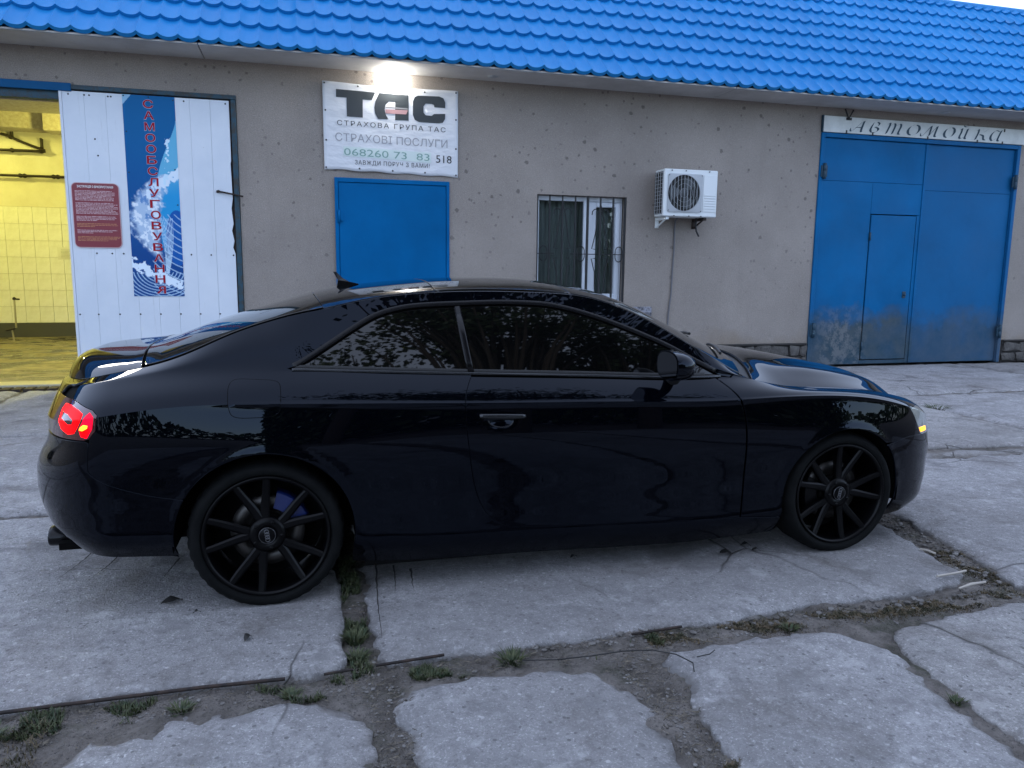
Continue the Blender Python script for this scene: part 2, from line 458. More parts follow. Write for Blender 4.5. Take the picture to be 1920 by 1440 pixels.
    M['window_glass'] = m
    m = mat('granite', (0.2, 0.2, 0.22), 0.35); g = NT(m)
    g.color(g.mix(g.ramp(g.noise(12, 6, 0.7, dist=1.5), [(0.42, 0.0), (0.6, 1.0)]), (0.05, 0.05, 0.06), (0.30, 0.30, 0.34)))
    M['granite'] = m
    m = mat('plinth_stone', (0.14, 0.13, 0.12), 0.9); g = NT(m)
    g.color(g.mix(g.ramp(g.noise(7, 6, 0.7), [(0.35, 0.0), (0.7, 1.0)]), (0.04, 0.036, 0.033), (0.13, 0.12, 0.11)))
    g.bump(g.noise(28, 5, 0.7), 0.7, 0.02); M['stone'] = m
    M['mortar'] = mat('dark_mortar', (0.035, 0.032, 0.03), 0.95)
    m = mat('pale_tile', (0.72, 0.72, 0.64), 0.28); g = NT(m)
    g.color(g.mix(g.ramp(g.noise(1.6, 6, 0.7), [(0.45, 0.0), (0.75, 1.0)]), (0.74, 0.74, 0.68), (0.50, 0.48, 0.38)))
    M['tile'] = m
    M['grout'] = mat('tile_grout', (0.28, 0.27, 0.22), 0.9)
    m = mat('bay_paint', (0.66, 0.64, 0.55), 0.8); g = NT(m)
    c = g.mix(g.ramp(g.noise(1.1, 6, 0.65), [(0.35, 0.0), (0.7, 1.0)]), (0.58, 0.55, 0.45), (0.72, 0.70, 0.62))
    c = g.mix(g.ramp(g.voro(3.5), [(0.035, 0.8), (0.06, 0.0)]), c, (0.1, 0.08, 0.05))
    g.color(c); g.bump(g.noise(14, 4), 0.3, 0.02); M['bay_paint'] = m
    m = mat('bay_beam', (0.40, 0.36, 0.28), 0.85); g = NT(m)
    g.color(g.mix(g.ramp(g.noise(20, 5, 0.7), [(0.35, 0.0), (0.7, 1.0)]), (0.30, 0.26, 0.19), (0.46, 0.42, 0.33))); M['bay_beam'] = m
    M['bay_dark'] = mat('dark_skirting', (0.055, 0.055, 0.045), 0.6)
    m = mat('wet_bay_floor', (0.2, 0.17, 0.11), 0.4); g = NT(m)
    wet = g.ramp(g.noise(0.9, 5, 0.6, vec=g.mapping(scale=(1, 2.2, 1)), dist=0.8), [(0.44, 1.0), (0.54, 0.0)])
    c = g.mix(g.ramp(g.noise(3, 7, 0.7, vec=g.mapping(scale=(1, 2.5, 1))), [(0.35, 0.0), (0.68, 1.0)]), (0.06, 0.05, 0.033), (0.34, 0.30, 0.20))
    c = g.mix(g.math('MULTIPLY', wet, 0.75), c, (0.03, 0.026, 0.02))
    g.color(c); g.rough(g.ramp(wet, [(0.0, 0.75), (1.0, 0.08)]))
    g.bump(g.noise(9, 6, 0.7), 0.4, 0.02); M['bay_floor'] = m
    M['slab'] = m_concrete('old_concrete_slab', (0.405, 0.395, 0.398))
    M['slab_b'] = m_concrete('worn_concrete_slab', (0.355, 0.342, 0.335))
    m = mat('joint_dirt', (0.06, 0.048, 0.036), 0.95); g = NT(m)
    c = g.mix(g.ramp(g.noise(6, 6, 0.7), [(0.35, 0.0), (0.68, 1.0)]), (0.095, 0.082, 0.07), (0.29, 0.26, 0.235))
    c = g.mix(g.ramp(g.voro(70), [(0.0, 0.8), (0.18, 0.5), (0.25, 0.0)]), c, g.mix(g.noise(23, 1), (0.07, 0.06, 0.055), (0.34, 0.33, 0.32)))
    c = g.mix(g.ramp(g.noise(3.2, 5, 0.7, vec=g.mapping(loc=(4, 4, 0))), [(0.52, 0.0), (0.66, 0.7)]), c, (0.035, 0.045, 0.016))
    g.color(c); g.bump(g.math('ADD', g.noise(60, 5, 0.75), g.ramp(g.voro(70), [(0.0, 1.0), (0.3, 0.0)])), 1.0, 0.03); M['dirt'] = m
    M['pebble'] = mat('pebble', (0.2, 0.19, 0.18), 0.85)
    g = NT(M['pebble']); g.color(g.mix(g.ramp(g.noise(9, 2), [(0.35, 0.0), (0.65, 1.0)]), (0.06, 0.052, 0.045), (0.19, 0.18, 0.17)))
    M['grass'] = mat('weed_green', (0.05, 0.085, 0.025), 0.7)
    g = NT(M['grass']); g.color(g.mix(g.ramp(g.noise(40, 2), [(0.35, 0.0), (0.65, 1.0)]), (0.022, 0.040, 0.014), (0.07, 0.078, 0.03)))
    M['dry'] = mat('dry_moss', (0.075, 0.062, 0.03), 0.9)
    g = NT(M['dry']); g.color(g.mix(g.ramp(g.noise(30, 2), [(0.4, 0.0), (0.6, 1.0)]), (0.040, 0.038, 0.018), (0.13, 0.098, 0.058)))
    M['straw'] = mat('dry_straw', (0.22, 0.175, 0.11), 0.85)
    g = NT(M['straw']); g.color(g.mix(g.ramp(g.noise(35, 2), [(0.35, 0.0), (0.65, 1.0)]), (0.045, 0.037, 0.028), (0.17, 0.145, 0.11)))
    M['crack'] = mat('crack_dirt', (0.045, 0.04, 0.038), 0.95)
    M['deadleaf'] = mat('dead_leaf', (0.012, 0.011, 0.010), 0.7)
    M['wood_pale'] = mat('bare_twig', (0.42, 0.38, 0.33), 0.8)
    M['bark'] = mat('tree_bark', (0.06, 0.048, 0.038), 0.95)
    m = mat('tree_leaf', (0.03, 0.05, 0.016), 0.6); g = NT(m)
    g.color(g.mix(g.ramp(g.noise(1.2, 2), [(0.35, 0.0), (0.65, 1.0)]), (0.022, 0.040, 0.012), (0.05, 0.075, 0.024))); M['leaf'] = m
    M['lamp'] = mat('lit_bulb', (1, 1, 1), 0.4, emit=(1.0, 0.98, 0.92), estr=45.0)
    M['pipe'] = mat('dark_steel_pipe', (0.03, 0.024, 0.018), 0.5, 0.4)
    M['cable'] = mat('grey_cable', (0.13, 0.13, 0.14), 0.6)
    M['rubber'] = mat('black_rubber', (0.010, 0.010, 0.011), 0.55)
    M['stem_metal'] = mat('galvanised', (0.45, 0.42, 0.32), 0.5, 0.6)
setup_materials()
# ================================================================== BUILDING
WY = 9.83            # wall face
SLOPE = math.radians(43)
building = empty("car_wash_building", (3.5, WY, 0))
tag(building, "long plastered car wash building with blue tiled steel roof", "building")

def wall_grid(xs, zs, is_open, y0, depth, name, m, parent):
    mb = MB()
    nx, nz = len(xs)-1, len(zs)-1
    op = [[is_open((xs[i]+xs[i+1])/2, (zs[j]+zs[j+1])/2) for j in range(nz)] for i in range(nx)]
    for i in range(nx):
        for j in range(nz):
            if op[i][j]: continue
            x0, x1, z0, z1 = xs[i], xs[i+1], zs[j], zs[j+1]
            mb.add([(x0,y0,z0),(x1,y0,z0),(x1,y0,z1),(x0,y0,z1)], [(0,1,2,3)])
            mb.add([(x0,y0+depth,z0),(x1,y0+depth,z0),(x1,y0+depth,z1),(x0,y0+depth,z1)], [(3,2,1,0)])
            def O(a, b): return not (0 <= a < nx and 0 <= b < nz) or op[a][b]
            if O(i-1, j): mb.add([(x0,y0,z0),(x0,y0,z1),(x0,y0+depth,z1),(x0,y0+depth,z0)], [(0,1,2,3)])
            if O(i+1, j): mb.add([(x1,y0,z0),(x1,y0+depth,z0),(x1,y0+depth,z1),(x1,y0,z1)], [(0,1,2,3)])
            if O(i, j-1): mb.add([(x0,y0,z0),(x0,y0+depth,z0),(x1,y0+depth,z0),(x1,y0,z0)], [(0,1,2,3)])
            if O(i, j+1): mb.add([(x0,y0,z1),(x1,y0,z1),(x1,y0+depth,z1),(x0,y0+depth,z1)], [(0,1,2,3)])
    return mb.build(name, m, parent, recalc=False)

OPEN = [(-6.2, -0.70, 0, 3.37), (0.40, 1.825, 0, 2.49), (3.0, 4.275, 0.93, 2.385), (7.26, 10.89, 0, 3.405)]
xs = sorted({-9.0, 15.0, 5.9, 13.2} | {o[0] for o in OPEN} | {o[1] for o in OPEN})
zs = sorted({0.0, 3.80} | {o[2] for o in OPEN} | {o[3] for o in OPEN})
wall_grid(xs, zs, lambda x, z: any(a < x < b and c < z < d for a, b, c, d in OPEN), WY, 0.30, "wall", M['plaster'], building)
end = MB(); end.box(14.7, 15.0, WY+0.301, 17.0, 0, 3.8); end.box(-9.0, -8.7, WY+0.301, 17.0, 0, 3.8)
end.build("end_wall", M['plaster'], building)

# --- rubble plinth at the foot of the wall
for (xa, xb) in ((5.6, 7.24), (10.93, 12.6)):
    plinth = MB().box(xa-0.01, xb+0.004, WY-0.012, WY+0.004, 0, 0.335).build("plinth", M['mortar'], building)
    for row, (za, zb) in enumerate(((0.01, 0.155), (0.16, 0.325))):
        x = xa
        while x < xb - 0.04:
            w = min(random.uniform(0.16, 0.36), xb - x)
            bm = bmesh.new(); bmesh.ops.create_cube(bm, size=1)
            bmesh.ops.bevel(bm, geom=list(bm.edges), offset=0.16, segments=1, affect='EDGES')
            for q in bm.verts:
                j = noise.noise_vector(q.co*1.7 + Vector((x*9, row*7, 0)))*0.26
                q.co = Vector((x + w/2 + (q.co.x+j.x)*(w-0.012), WY-0.018 + (q.co.y+j.y)*0.06, (za+zb)/2 + (q.co.z+j.z)*(zb-za-0.012)))
            me = bpy.data.meshes.new("stone"); bm.to_mesh(me); bm.free(); me.materials.append(M['stone'])
            link(bpy.data.objects.new("stone", me), plinth)
            x += w
for (xa, xb) in ((5.6, 7.24), (10.92, 14.6)):
    MB().bbox(xa, xb, WY-0.05, WY+0.005, 0.335, 0.36, 0.006).build("plinth_ledge", M['mortar'], building)

# --- roof
cs, sn = math.cos(SLOPE), math.sin(SLOPE)
P0 = Vector((0, 9.225, 3.775))
SV, NV = Vector((0, cs, sn)), Vector((0, -sn, cs))
TW, TS, NCOURSE = 0.2037, 0.402, 8
RIDGE = 3.39
roof = new_obj("roof", *(lambda a, b, c: ([a, a+Vector((24.4,0,0)), b+Vector((24.4,0,0)), b, c, c+Vector((24.4,0,0))], [(0,1,2,3), (3,2,5,4)]))(
    P0+Vector((-9.2,0,0))-NV*0.03, P0+Vector((-9.2,0,0))+SV*RIDGE-NV*0.03, P0+Vector((-9.2, 8.2, 1.35))), M['roof'], building)
def tile_mesh():
    mb = MB(); nx = 8
    def h(t): return 0.038*abs(2*t-1)**2.6
    rows = []
    for (s, lift) in ((0.0, 0.040), (0.06, 0.037), (TS+0.01, 0.0)):
        rows.append([Vector((TW*i/nx, 0, 0)) + SV*(s - 0.012*(1-abs(2*i/nx-1)**1.6)*(s < 0.1)) + NV*(h(i/nx)+lift) for i in range(nx+1)])
    low = [q - NV*0.044 for q in rows[0]]
    vs_ = [q for r in [low]+rows for q in r]
    n1 = nx+1
    fs_ = [[r*n1+i, r*n1+i+1, (r+1)*n1+i+1, (r+1)*n1+i] for r in range(1, 3) for i in range(nx)]
    mb.add(vs_, fs_, True)
    mb.add(low + rows[0], [[i, i+1, n1+i+1, n1+i] for i in range(nx)], False)
    return mb
tm = tile_mesh()
tile_me = bpy.data.meshes.new("roof_tile"); tile_me.from_pydata(tm.v, [], tm.f)
tile_me.polygons.foreach_set("use_smooth", tm.s); tile_me.materials.append(M['roof']); tile_me.update()
X0T = 0.213 - TW*44
cand = []
for k in range(NCOURSE):
    for i in range(0, 116):
        o = P0 + Vector((X0T + TW*i, 0, 0)) + SV*(TS*k) + NV*(0.006*noise.noise(Vector(((i//6)*3.7, (k//4)*5.1, 2.0)))+0.0015*noise.noise(Vector((i*2.3, k*3.1, 7))))
        d = o + Vector((TW/2, 0.1, 0.1)) - Vector((0, 0, CAM_H))
        zc_ = d.dot(FW)
        u, v = 1427.9*d.dot(RT)/zc_, 1427.9*d.dot(UP)/zc_
        seen = zc_ > 0 and abs(u) < 985 and -720 < v < 740
        cand.append((not seen, d.length, o))
cand.sort(key=lambda q: (q[0], q[1]))
rest = MB()
for n_, (hid, dist, o) in enumerate(cand):
    if n_ < 300:
        share("roof_tile", tile_me, roof, loc=o)
    else:
        rest.add([Vector(q)+o for q in tm.v], tm.f, True)
for i in range(0, 116):          # the cut top course under the ridge cap
    o = P0 + Vector((X0T + TW*i, 0, 0)) + SV*(TS*NCOURSE)
    rest.add([Vector(q)-SV*(0.55*Vector(q).dot(SV))+o for q in tm.v], tm.f, True)
r_ = rest.build("roof_tile_rows", M['roof'], roof, recalc=False)
tag(r_, kind="stuff")
scr = MB()
for k in range(NCOURSE):
    for i in range(1 + k % 2, 116, 3):
        o = P0 + Vector((X0T + TW*(i+0.5), 0, 0)) + SV*(TS*k+0.14) + NV*0.022
        scr.add([o+Vector((0.009*math.cos(a), 0, 0))+SV*0.009*math.sin(a)+NV*0.004 for a in [q*math.pi/3 for q in range(6)]], [list(range(6))])
tag(scr.build("roof_screws", M['ink_teal'], roof), kind="stuff")
rc = P0 + SV*RIDGE
rid = MB().tube([(-9.2, rc.y+0.02, rc.z-0.02), (15.2, rc.y+0.02, rc.z-0.02)], 0.09, 14)
rid.build("ridge_cap", M['roof'], roof)

# --- soffit boards with open butt joints, eave board
for (xa, xb) in ((-9.2, -1.03), (-1.02, 5.50), (5.51, 15.2)):
    MB().bbox(xa, xb, 9.235, WY+0.02, 3.755, 3.775, 0.003).build("soffit_board", M['soffit'], building)
for x in (2.33, 9.19):
    d_ = MB().lathe([(0.0, 3.744), (0.05, 3.744), (0.062, 3.749), (0.066, 3.7545)], 20, axis='z', c=(x, 9.60, 0))
    d_.build("downlight", M['ac_grey'], building)

# --- blue single door
door = MB().bbox(0.445, 1.785, WY-0.018, WY+0.03, 0.03, 2.435, 0.006).build("entrance_door", M['blue_door'], building)
fr = MB().bbox(0.40, 0.443, WY-0.03, WY+0.1, 0, 2.49, 0.004).bbox(1.787, 1.825, WY-0.03, WY+0.1, 0, 2.49, 0.004).bbox(0.443, 1.787, WY-0.03, WY+0.1, 2.437, 2.49, 0.004)
fr.build("door_frame", M['blue_door'], door)
for z in (0.45, 2.02):
    MB().lathe([(0.0, z-0.075), (0.016, z-0.075), (0.016, z+0.075), (0.0, z+0.075)], 10, axis='z', c=(0.447, WY-0.04, 0)).box(0.447, 0.50, WY-0.036, WY-0.018, z-0.05, z+0.05).build("hinge", M['blue_door'], door)
MB().bbox(1.66, 1.70, WY-0.06, WY-0.018, 1.0, 1.14, 0.005).build("handle", M['iron'], door)

# --- window with grille
win = MB().bbox(3.02, 4.26, 9.95, 10.01, 0.94, 0.99, 0.004).bbox(3.02, 4.26, 9.95, 10.01, 2.32, 2.38, 0.004).bbox(3.02, 3.068, 9.95, 10.01, 0.99, 2.32, 0.004).bbox(4.232, 4.26, 9.95, 10.01, 0.99, 2.32, 0.004).bbox(3.70, 3.745, 9.95, 10.01, 0.99, 2.32, 0.004).build("window", M['upvc'], building)
MB().bbox(3.748, 3.875, 9.93, 9.985, 1.0, 2.315, 0.008).bbox(4.155, 4.230, 9.93, 9.985, 1.0, 2.315, 0.008).bbox(3.875, 4.155, 9.93, 9.985, 2.25, 2.315, 0.008).bbox(3.875, 4.155, 9.93, 9.985, 1.0, 1.08, 0.008).build("sash", M['upvc'], win)
for (a, b, c, d) in ((3.068, 3.70, 0.99, 2.32), (3.875, 4.155, 1.08, 2.25)):
    MB().box(a, b, 9.974, 9.978, c, d).build("pane", M['window_glass'], win)
cv, cf = [], []
NXC = 160
for i in range(NXC+1):
    x = 3.0 + 1.28*i/NXC
    y = 10.10 + 0.010*math.sin(x*46 + 1.5*math.sin(x*7)) + 0.005*math.sin(x*111)
    cv += [(x, y, 0.9), (x, y, 2.42)]
    if i: cf.append([2*i-2, 2*i, 2*i+1, 2*i-1])
new_obj("curtain", cv, cf, M['curtain'], win, True)
MB().box(2.9, 4.4, 10.13, 12.2, 0.8, 2.6).build("dark_room", M['dark'], building)
for x, r in ((3.012, 0.010), (3.184, 0.0085), (3.363, 0.0085), (3.545, 0.0085), (3.722, 0.014), (3.905, 0.010), (4.09, 0.011), (4.268, 0.014)):
    MB().box(x-r, x+r, 9.855-r, 9.855+r, 0.94, 2.38).build("grille_bar", M['iron'], win)
orn = MB()
def arc(cx, cz, rx, rz, a0, a1, n=16): return [(cx+rx*math.cos(math.radians(a0+(a1-a0)*i/n)), 9.842, cz+rz*math.sin(math.radians(a0+(a1-a0)*i/n))) for i in range(n+1)]
for (xa, xb) in ((3.02, 3.25), (3.48, 4.26)): orn.tube([(xa, 9.85, 1.616), (xb, 9.85, 1.616)], 0.006, 6)
for cx in (3.10, 3.63, 4.183):
    orn.tube(arc(cx, 1.65, 0.052, 0.068, 0, 180) + arc(cx, 1.585, 0.052, 0.068, 180, 360) + arc(cx, 1.65, 0.052, 0.068, 0, 10, 2), 0.0065, 6)
for cx in (3.363, 3.905):
    for s in (-1, 1):
        for q in ([(0.124, 2.138), (0.118, 2.185), (0.09, 2.212), (0.062, 2.215), (0.04, 2.19)],
                  [(0.0, 2.28), (0.045, 2.1), (0.072, 1.884), (0.118, 1.689), (0.062, 1.682)],
                  [(0.062, 1.560), (0.122, 1.556), (0.072, 1.383), (0.067, 1.15), (0.0, 0.98)]):
            orn.tube([(cx + s*a, 9.842, b) for a, b in q], 0.0065, 6)
orn.build("grille_ornament", M['iron'], win)
MB().bbox(2.62, 4.69, WY-0.03, WY+0.005, 0.735, 0.905, 0.004).build("window_sill", M['granite'], building)
MB().box(2.995, 4.28, WY+0.01, 10.05, 0.905, 0.938).build("window_ledge", M['upvc'], building)

# --- blue gate
gate = MB().bbox(7.262, 7.325, WY-0.025, WY+0.12, 0, 3.402, 0.004).bbox(10.825, 10.888, WY-0.025, WY+0.12, 0, 3.402, 0.004).bbox(7.325, 10.825, WY-0.025, WY+0.12, 3.34, 3.402, 0.004).build("gate", M['blue_gate'], building)
def leaf_sheets(cells, y):
    for (a, b, c, d) in cells:
        MB().bbox(a, b, y, y+0.035, c, d, 0.003).build("sheet", M['blue_gate'], gate)
leaf_sheets([(7.333, 9.138, 2.74, 3.335), (7.333, 8.222, 0.02, 2.737), (8.225, 9.138, 2.283, 2.737), (9.062, 9.138, 0.02, 2.280), (8.225, 9.059, 0.02, 0.075)], 9.842)
leaf_sheets([(9.150, 10.818, 2.66, 3.335), (9.150, 10.818, 0.02, 2.657)], 9.853)
MB().bbox(9.118, 9.165, 9.828, 9.842, 0.02, 3.33, 0.003).build("meeting_strip", M['blue_gate'], gate)
MB().bbox(8.240, 9.046, 9.834, 9.866, 0.088, 2.268, 0.004).build("wicket_door", M['blue_gate'], gate)
MB().bbox(8.905, 8.965, 9.822, 9.834, 1.03, 1.13, 0.004).lathe([(0.0, 9.79), (0.018, 9.795), (0.018, 9.822)], 10, c=(8.93, 0, 1.08)).build("lock", M['ink_teal'], gate)
for (x, z) in ((7.33, 2.86), (7.33, 0.55), (10.82, 2.84), (10.82, 0.5)):
    MB().lathe([(0.0, z-0.11), (0.024, z-0.11), (0.024, z-0.004), (0.019, z), (0.024, z+0.004), (0.024, z+0.11), (0.0, z+0.11)], 12, axis='z', c=(x, WY-0.045, 0)).box(x-0.05, x+0.05, WY-0.04, WY-0.022, z-0.08, z+0.08).build("hinge", M['ink_teal'], gate)
for z in (1.95, 0.3):
    MB().lathe([(0.0, z-0.06), (0.014, z-0.06), (0.014, z+0.06), (0.0, z+0.06)], 10, axis='z', c=(8.232, 9.825, 0)).build("wicket_hinge", M['ink_teal'], gate)

# --- unseen back of the building and soffit backing, added to stop light leaks
MB().box(-0.29, 14.69, 16.6, 16.75, 0, 6.0).box(-0.29, -0.2, 10.131, 16.6, 0, 5.0).build("back_wall", M['mortar'], building)
MB().box(-9.0, 15.0, 9.30, 9.828, 3.79, 3.83).box(-0.28, 14.69, 10.14, 16.59, 3.9, 3.95).build("leak_backing", M['mortar'], building)  # dark backing added to keep light out of the soffit joints
# --- wash bay
bay = MB()
bay.box(-9.0, -0.42, 10.13, 16.7, -0.3, 0.018)
bay.build("bay_floor", M['bay_floor'], building)
back = MB().box(-9.0, -0.3, 16.5, 16.7, 0.018, 5.2).build("bay_wall", M['bay_paint'], building)
MB().box(-0.45, -0.3, 10.131, 16.499, 0.018, 5.2).build("bay_side_wall", M['bay_paint'], building)
MB().box(-9.0, -8.8, 10.131, 16.499, 0.018, 5.2).build("bay_side_wall", M['bay_paint'], building)
MB().box(-9.0, -0.3, 10.131, 16.7, 4.55, 4.7).build("bay_ceiling", M['bay_paint'], building)
MB().bbox(-8.79, -0.46, 9.96, 10.72, 3.20, 3.55, 0.01).build("bay_lintel", M['bay_beam'], building)
for (xa, xb, za, zb, yy) in ((-8.79, -3.62, 3.36, 3.60, 13.0), (-3.60, -0.46, 3.33, 3.66, 12.9)):
    MB().bbox(xa, xb, yy, yy+0.4, za, zb, 0.01).build("bay_beam", M['bay_beam'], building)
MB().bbox(-8.79, -0.46, 15.6, 16.49, 3.92, 4.3, 0.02).build("bay_beam", M['bay_beam'], building)
MB().box(-8.79, -0.46, 16.485, 16.499, 0.29, 2.465).build("tile_grout", M['grout'], back)
tb = MB().bbox(0, 0.2345, -0.008, 0.012, 0, 0.307, 0.0025)
t_me = bpy.data.meshes.new("tile"); t_me.from_pydata(tb.v, [], tb.f); t_me.materials.append(M['tile']); t_me.update()
for r in range(7):
    for c_ in range(34):
        share("tile", t_me, back, loc=(-8.675 + 0.2375*c_ + random.uniform(-.001, .001), 16.475 + random.uniform(-0.002, 0.002), 0.292 + 0.31*r))
MB().bbox(-8.79, -0.46, 16.44, 16.498, 0.018, 0.288, 0.005).build("skirting", M['bay_dark'], back)
MB().bbox(-6.2, -0.70, WY-0.01, 10.14, -0.05, 0.024, 0.006).build("threshold", M['stem_metal'], building)
gr = MB()
for i in range(46): gr.box(-6.2+0.12*i, -6.11+0.12*i, 9.60, 9.79, -0.03, 0.006)
gr.build("threshold_blocks", M['steel_rusty'], building)  # row of dark flat blocks in front of the threshold
# header strips above the bay
MB().bbox(-6.2, -2.425, WY-0.03, WY-0.002, 3.298, 3.385, 0.004).build("header_strip", M['blue_frame'], building)
MB().bbox(-6.2, -2.53, WY+0.02, 9.955, 3.21, 3.368, 0.004).build("header_beam", M['teal_frame'], building)
MB().bbox(-2.53, -0.702, WY-0.02, WY+0.1, 3.322, 3.372, 0.004).build("header_rail", M['teal_frame'], building)

# --- white boarded door leaf of the bay
leaf = MB().bbox(-0.762, -0.705, WY-0.022, WY+0.11, 0, 3.32, 0.004).build("boarded_door", M['teal_frame'], building)
MB().box(-2.53, -0.764, WY+0.018, WY+0.05, 0.0, 3.321).build("back_frame", M['steel_rusty'], leaf)  # solid backing, widened to block bay light at the broken edge
bw = 1.755/8
for i in range(8):
    x = -2.525 + bw*i
    mb = MB().bbox(x+0.0006, x+bw-0.0006, WY-0.012, WY+0.016, 0.05, 3.305, 0.0012)
    if i == 7:      # broken right edge
        mb = MB()
        pts = [(x+0.0015, 0.05), (x+bw-0.004, 0.05), (x+bw-0.006, 1.55), (x+bw-0.03, 1.62), (x+bw-0.012, 1.70), (x+bw-0.035, 1.82), (x+bw-0.014, 1.9),
               (x+bw-0.03, 2.08), (x+bw-0.012, 2.2), (x+bw-0.02, 2.6), (x+bw-0.012, 2.63), (x+bw-0.012, 3.305), (x+0.0015, 3.305)]
        mb.prism(pts, WY-0.012, WY+0.016)
    mb.build("board", M['white_board'], leaf)
MB().bbox(-2.555, -2.526, WY-0.02, WY+0.05, 0.04, 3.31, 0.003).build("edge_trim", M['upvc'], leaf)
dots = MB()
for z, xs_ in ((0.83, [-2.50, -2.305, -2.08, -1.86, -1.64, -1.42, -1.2, -0.98]), (1.53, [-2.28, -2.12, -2.0, -1.27, -1.05, -0.80]), (3.27, [-2.46, -2.30, -2.25, -2.06, -2.03, -1.27, -0.82]), (2.62, [-2.2]), (2.8, [-2.22])):
    for x in xs_:
        dots.lathe([(0.0, WY-0.0165), (0.009, WY-0.0155), (0.010, WY-0.0122)], 8, c=(x, 0, z))
tag(dots.build("screw_heads", M['ink_black'], leaf), kind="stuff")
MB().tube([(-0.94, WY-0.03, 2.27), (-0.88, WY-0.035, 2.262), (-0.66, WY-0.05, 2.22)], 0.010, 8).tube([(-0.95, WY-0.012, 2.27), (-0.93, WY-0.045, 2.27)], 0.016, 8).build("latch_rod", M['steel_rusty'], leaf)

# ================================================================== things on the facade
def text_obj(s, x0, x1, zb, cap, y, m, name, parent, shear=0.0, z1=None, fx=None, bold=0.0):
    cu = bpy.data.curves.new("text_curve", 'FONT')
    cu.body = s; cu.extrude = 0.0; cu.shear = shear; cu.offset = bold; cu.resolution_u = 3
    if fx: cu.space_character = fx
    ob = bpy.data.objects.new("text_curve", cu); COL.objects.link(ob)
    me = bpy.data.meshes.new_from_object(ob.evaluated_get(bpy.context.evaluated_depsgraph_get()))
    bpy.data.objects.remove(ob); bpy.data.curves.remove(cu)
    P = np.array([v.co[:] for v in me.vertices])
    lo, hi = P.min(0), P.max(0)
    z1 = zb if z1 is None else z1
    for v in me.vertices:
        t = (v.co.x-lo[0])/(hi[0]-lo[0])
        X = x0+(x1-x0)*t; Z = zb+(z1-zb)*t+v.co.y/0.729*cap
        v.co = (X, y(X, Z) if callable(y) else y, Z)
    me.materials.clear(); me.materials.append(m); me.update()
    o = bpy.data.objects.new(name, me)
    return link(o, parent)
def flat_poly(pts, y, m, name, parent, th=0.002):
    mb = MB()
    return mb.prism(pts, y-th, y).build(name, m, parent)

# insurance banner
banner = empty("insurance_banner", (1.11, WY, 2.55))
tag(banner, "white vinyl insurance banner with heavy dark lettering above the blue door", "banner")
def wob(x, z): return WY - 0.022 - 0.006*math.sin(3.1*x+2.3*z) - 0.004*math.sin(7*x-4*z)
bv, bf = [], []
NB, MBn = 44, 28
for j in range(MBn+1):
    for i in range(NB+1):
        s, t = i/NB, j/MBn
        xl, xr = 0.287-0.003*t, 1.934+0.002*t
        x = xl+(xr-xl)*s
        zlo = 2.578-0.033*s + 0.012*math.sin(math.pi*s*4)**2; zhi = 3.607-0.007*s - 0.02*math.sin(math.pi*s)**2
        z = zlo+(zhi-zlo)*t
        bv.append((x, wob(x, z), z))
for j in range(MBn):
    for i in range(NB): bf.append([j*(NB+1)+i, j*(NB+1)+i+1, (j+1)*(NB+1)+i+1, (j+1)*(NB+1)+i])
sh = new_obj("sheet", bv, bf, M['banner'], banner, True)
sm = sh.modifiers.new("thick", 'SOLIDIFY'); sm.thickness = 0.004; sm.offset = -1
def on_banner(x, z): return wob(x, z) - 0.004
def banner_poly(pts, m, name, lift=0.0):
    """filled flat print that follows the sheet"""
    n = len(pts)
    res = delaunay_2d_cdt([Vector(q) for q in pts], [], [list(range(n))], 1, 1e-6)
    vs_ = [(q.x, on_banner(q.x, q.y)-lift, q.y) for q in res[0]]
    return new_obj(name, vs_, [list(f) for f in res[2]], m, banner)
LT = [(0.443,3.521),(0.912,3.515),(0.869,3.422),(0.759,3.421),(0.756,3.21),(0.566,3.212),(0.566,3.428),(0.441,3.429)]
LA = [(0.959,3.514),(1.316,3.507),(1.314,3.206),(1.148,3.204),(1.151,3.418),(1.076,3.422),(1.034,3.38),(1.023,3.322),(1.033,3.265),(1.066,3.208),(0.94,3.206),(0.908,3.265),(0.897,3.336),(0.91,3.408)]
LC = [(1.43,3.511),(1.697,3.518),(1.75,3.5),(1.773,3.45),(1.773,3.384),(1.635,3.386),(1.632,3.412),(1.604,3.424),(1.528,3.422),(1.5,3.389),(1.5,3.316),(1.527,3.285),(1.604,3.281),(1.631,3.306),(1.773,3.315),(1.77,3.252),(1.742,3.206),(1.696,3.196),(1.443,3.199),(1.39,3.222),(1.367,3.279),(1.369,3.438),(1.392,3.49)]
def dense(pts, step=0.05):
    out = []
    for i in range(len(pts)):
        a, b = Vector(pts[i]), Vector(pts[(i+1) % len(pts)])
        k = max(1, int((b-a).length/step))
        out += [tuple(a.lerp(b, q/k)) for q in range(k)]
    return out
for L in (LT, LA, LC): banner_poly(dense(L), M['ink_dark'], "logo_letter")
banner_poly([(1.03,3.323),(1.15,3.326),(1.307,3.329),(1.284,3.278),(1.15,3.276),(1.033,3.275)], M['ink_pink'], "logo_stripe", 0.002)
banner_poly([(1.031,3.356),(1.15,3.354),(1.307,3.35),(1.307,3.336),(1.15,3.339),(1.031,3.341)], M['ink_midgrey'], "logo_stripe", 0.002)
text_obj("СТРАХОВА ГРУПА ТАС", 0.448, 1.777, 3.106, 0.058, lambda x, z: on_banner(x, z), M['ink_dark'], "lettering", banner, z1=3.092, fx=1.25)
text_obj("СТРАХОВІ ПОСЛУГИ", 0.423, 1.80, 2.922, 0.094, lambda x, z: on_banner(x, z), M['ink_grey'], "lettering", banner, z1=2.905)
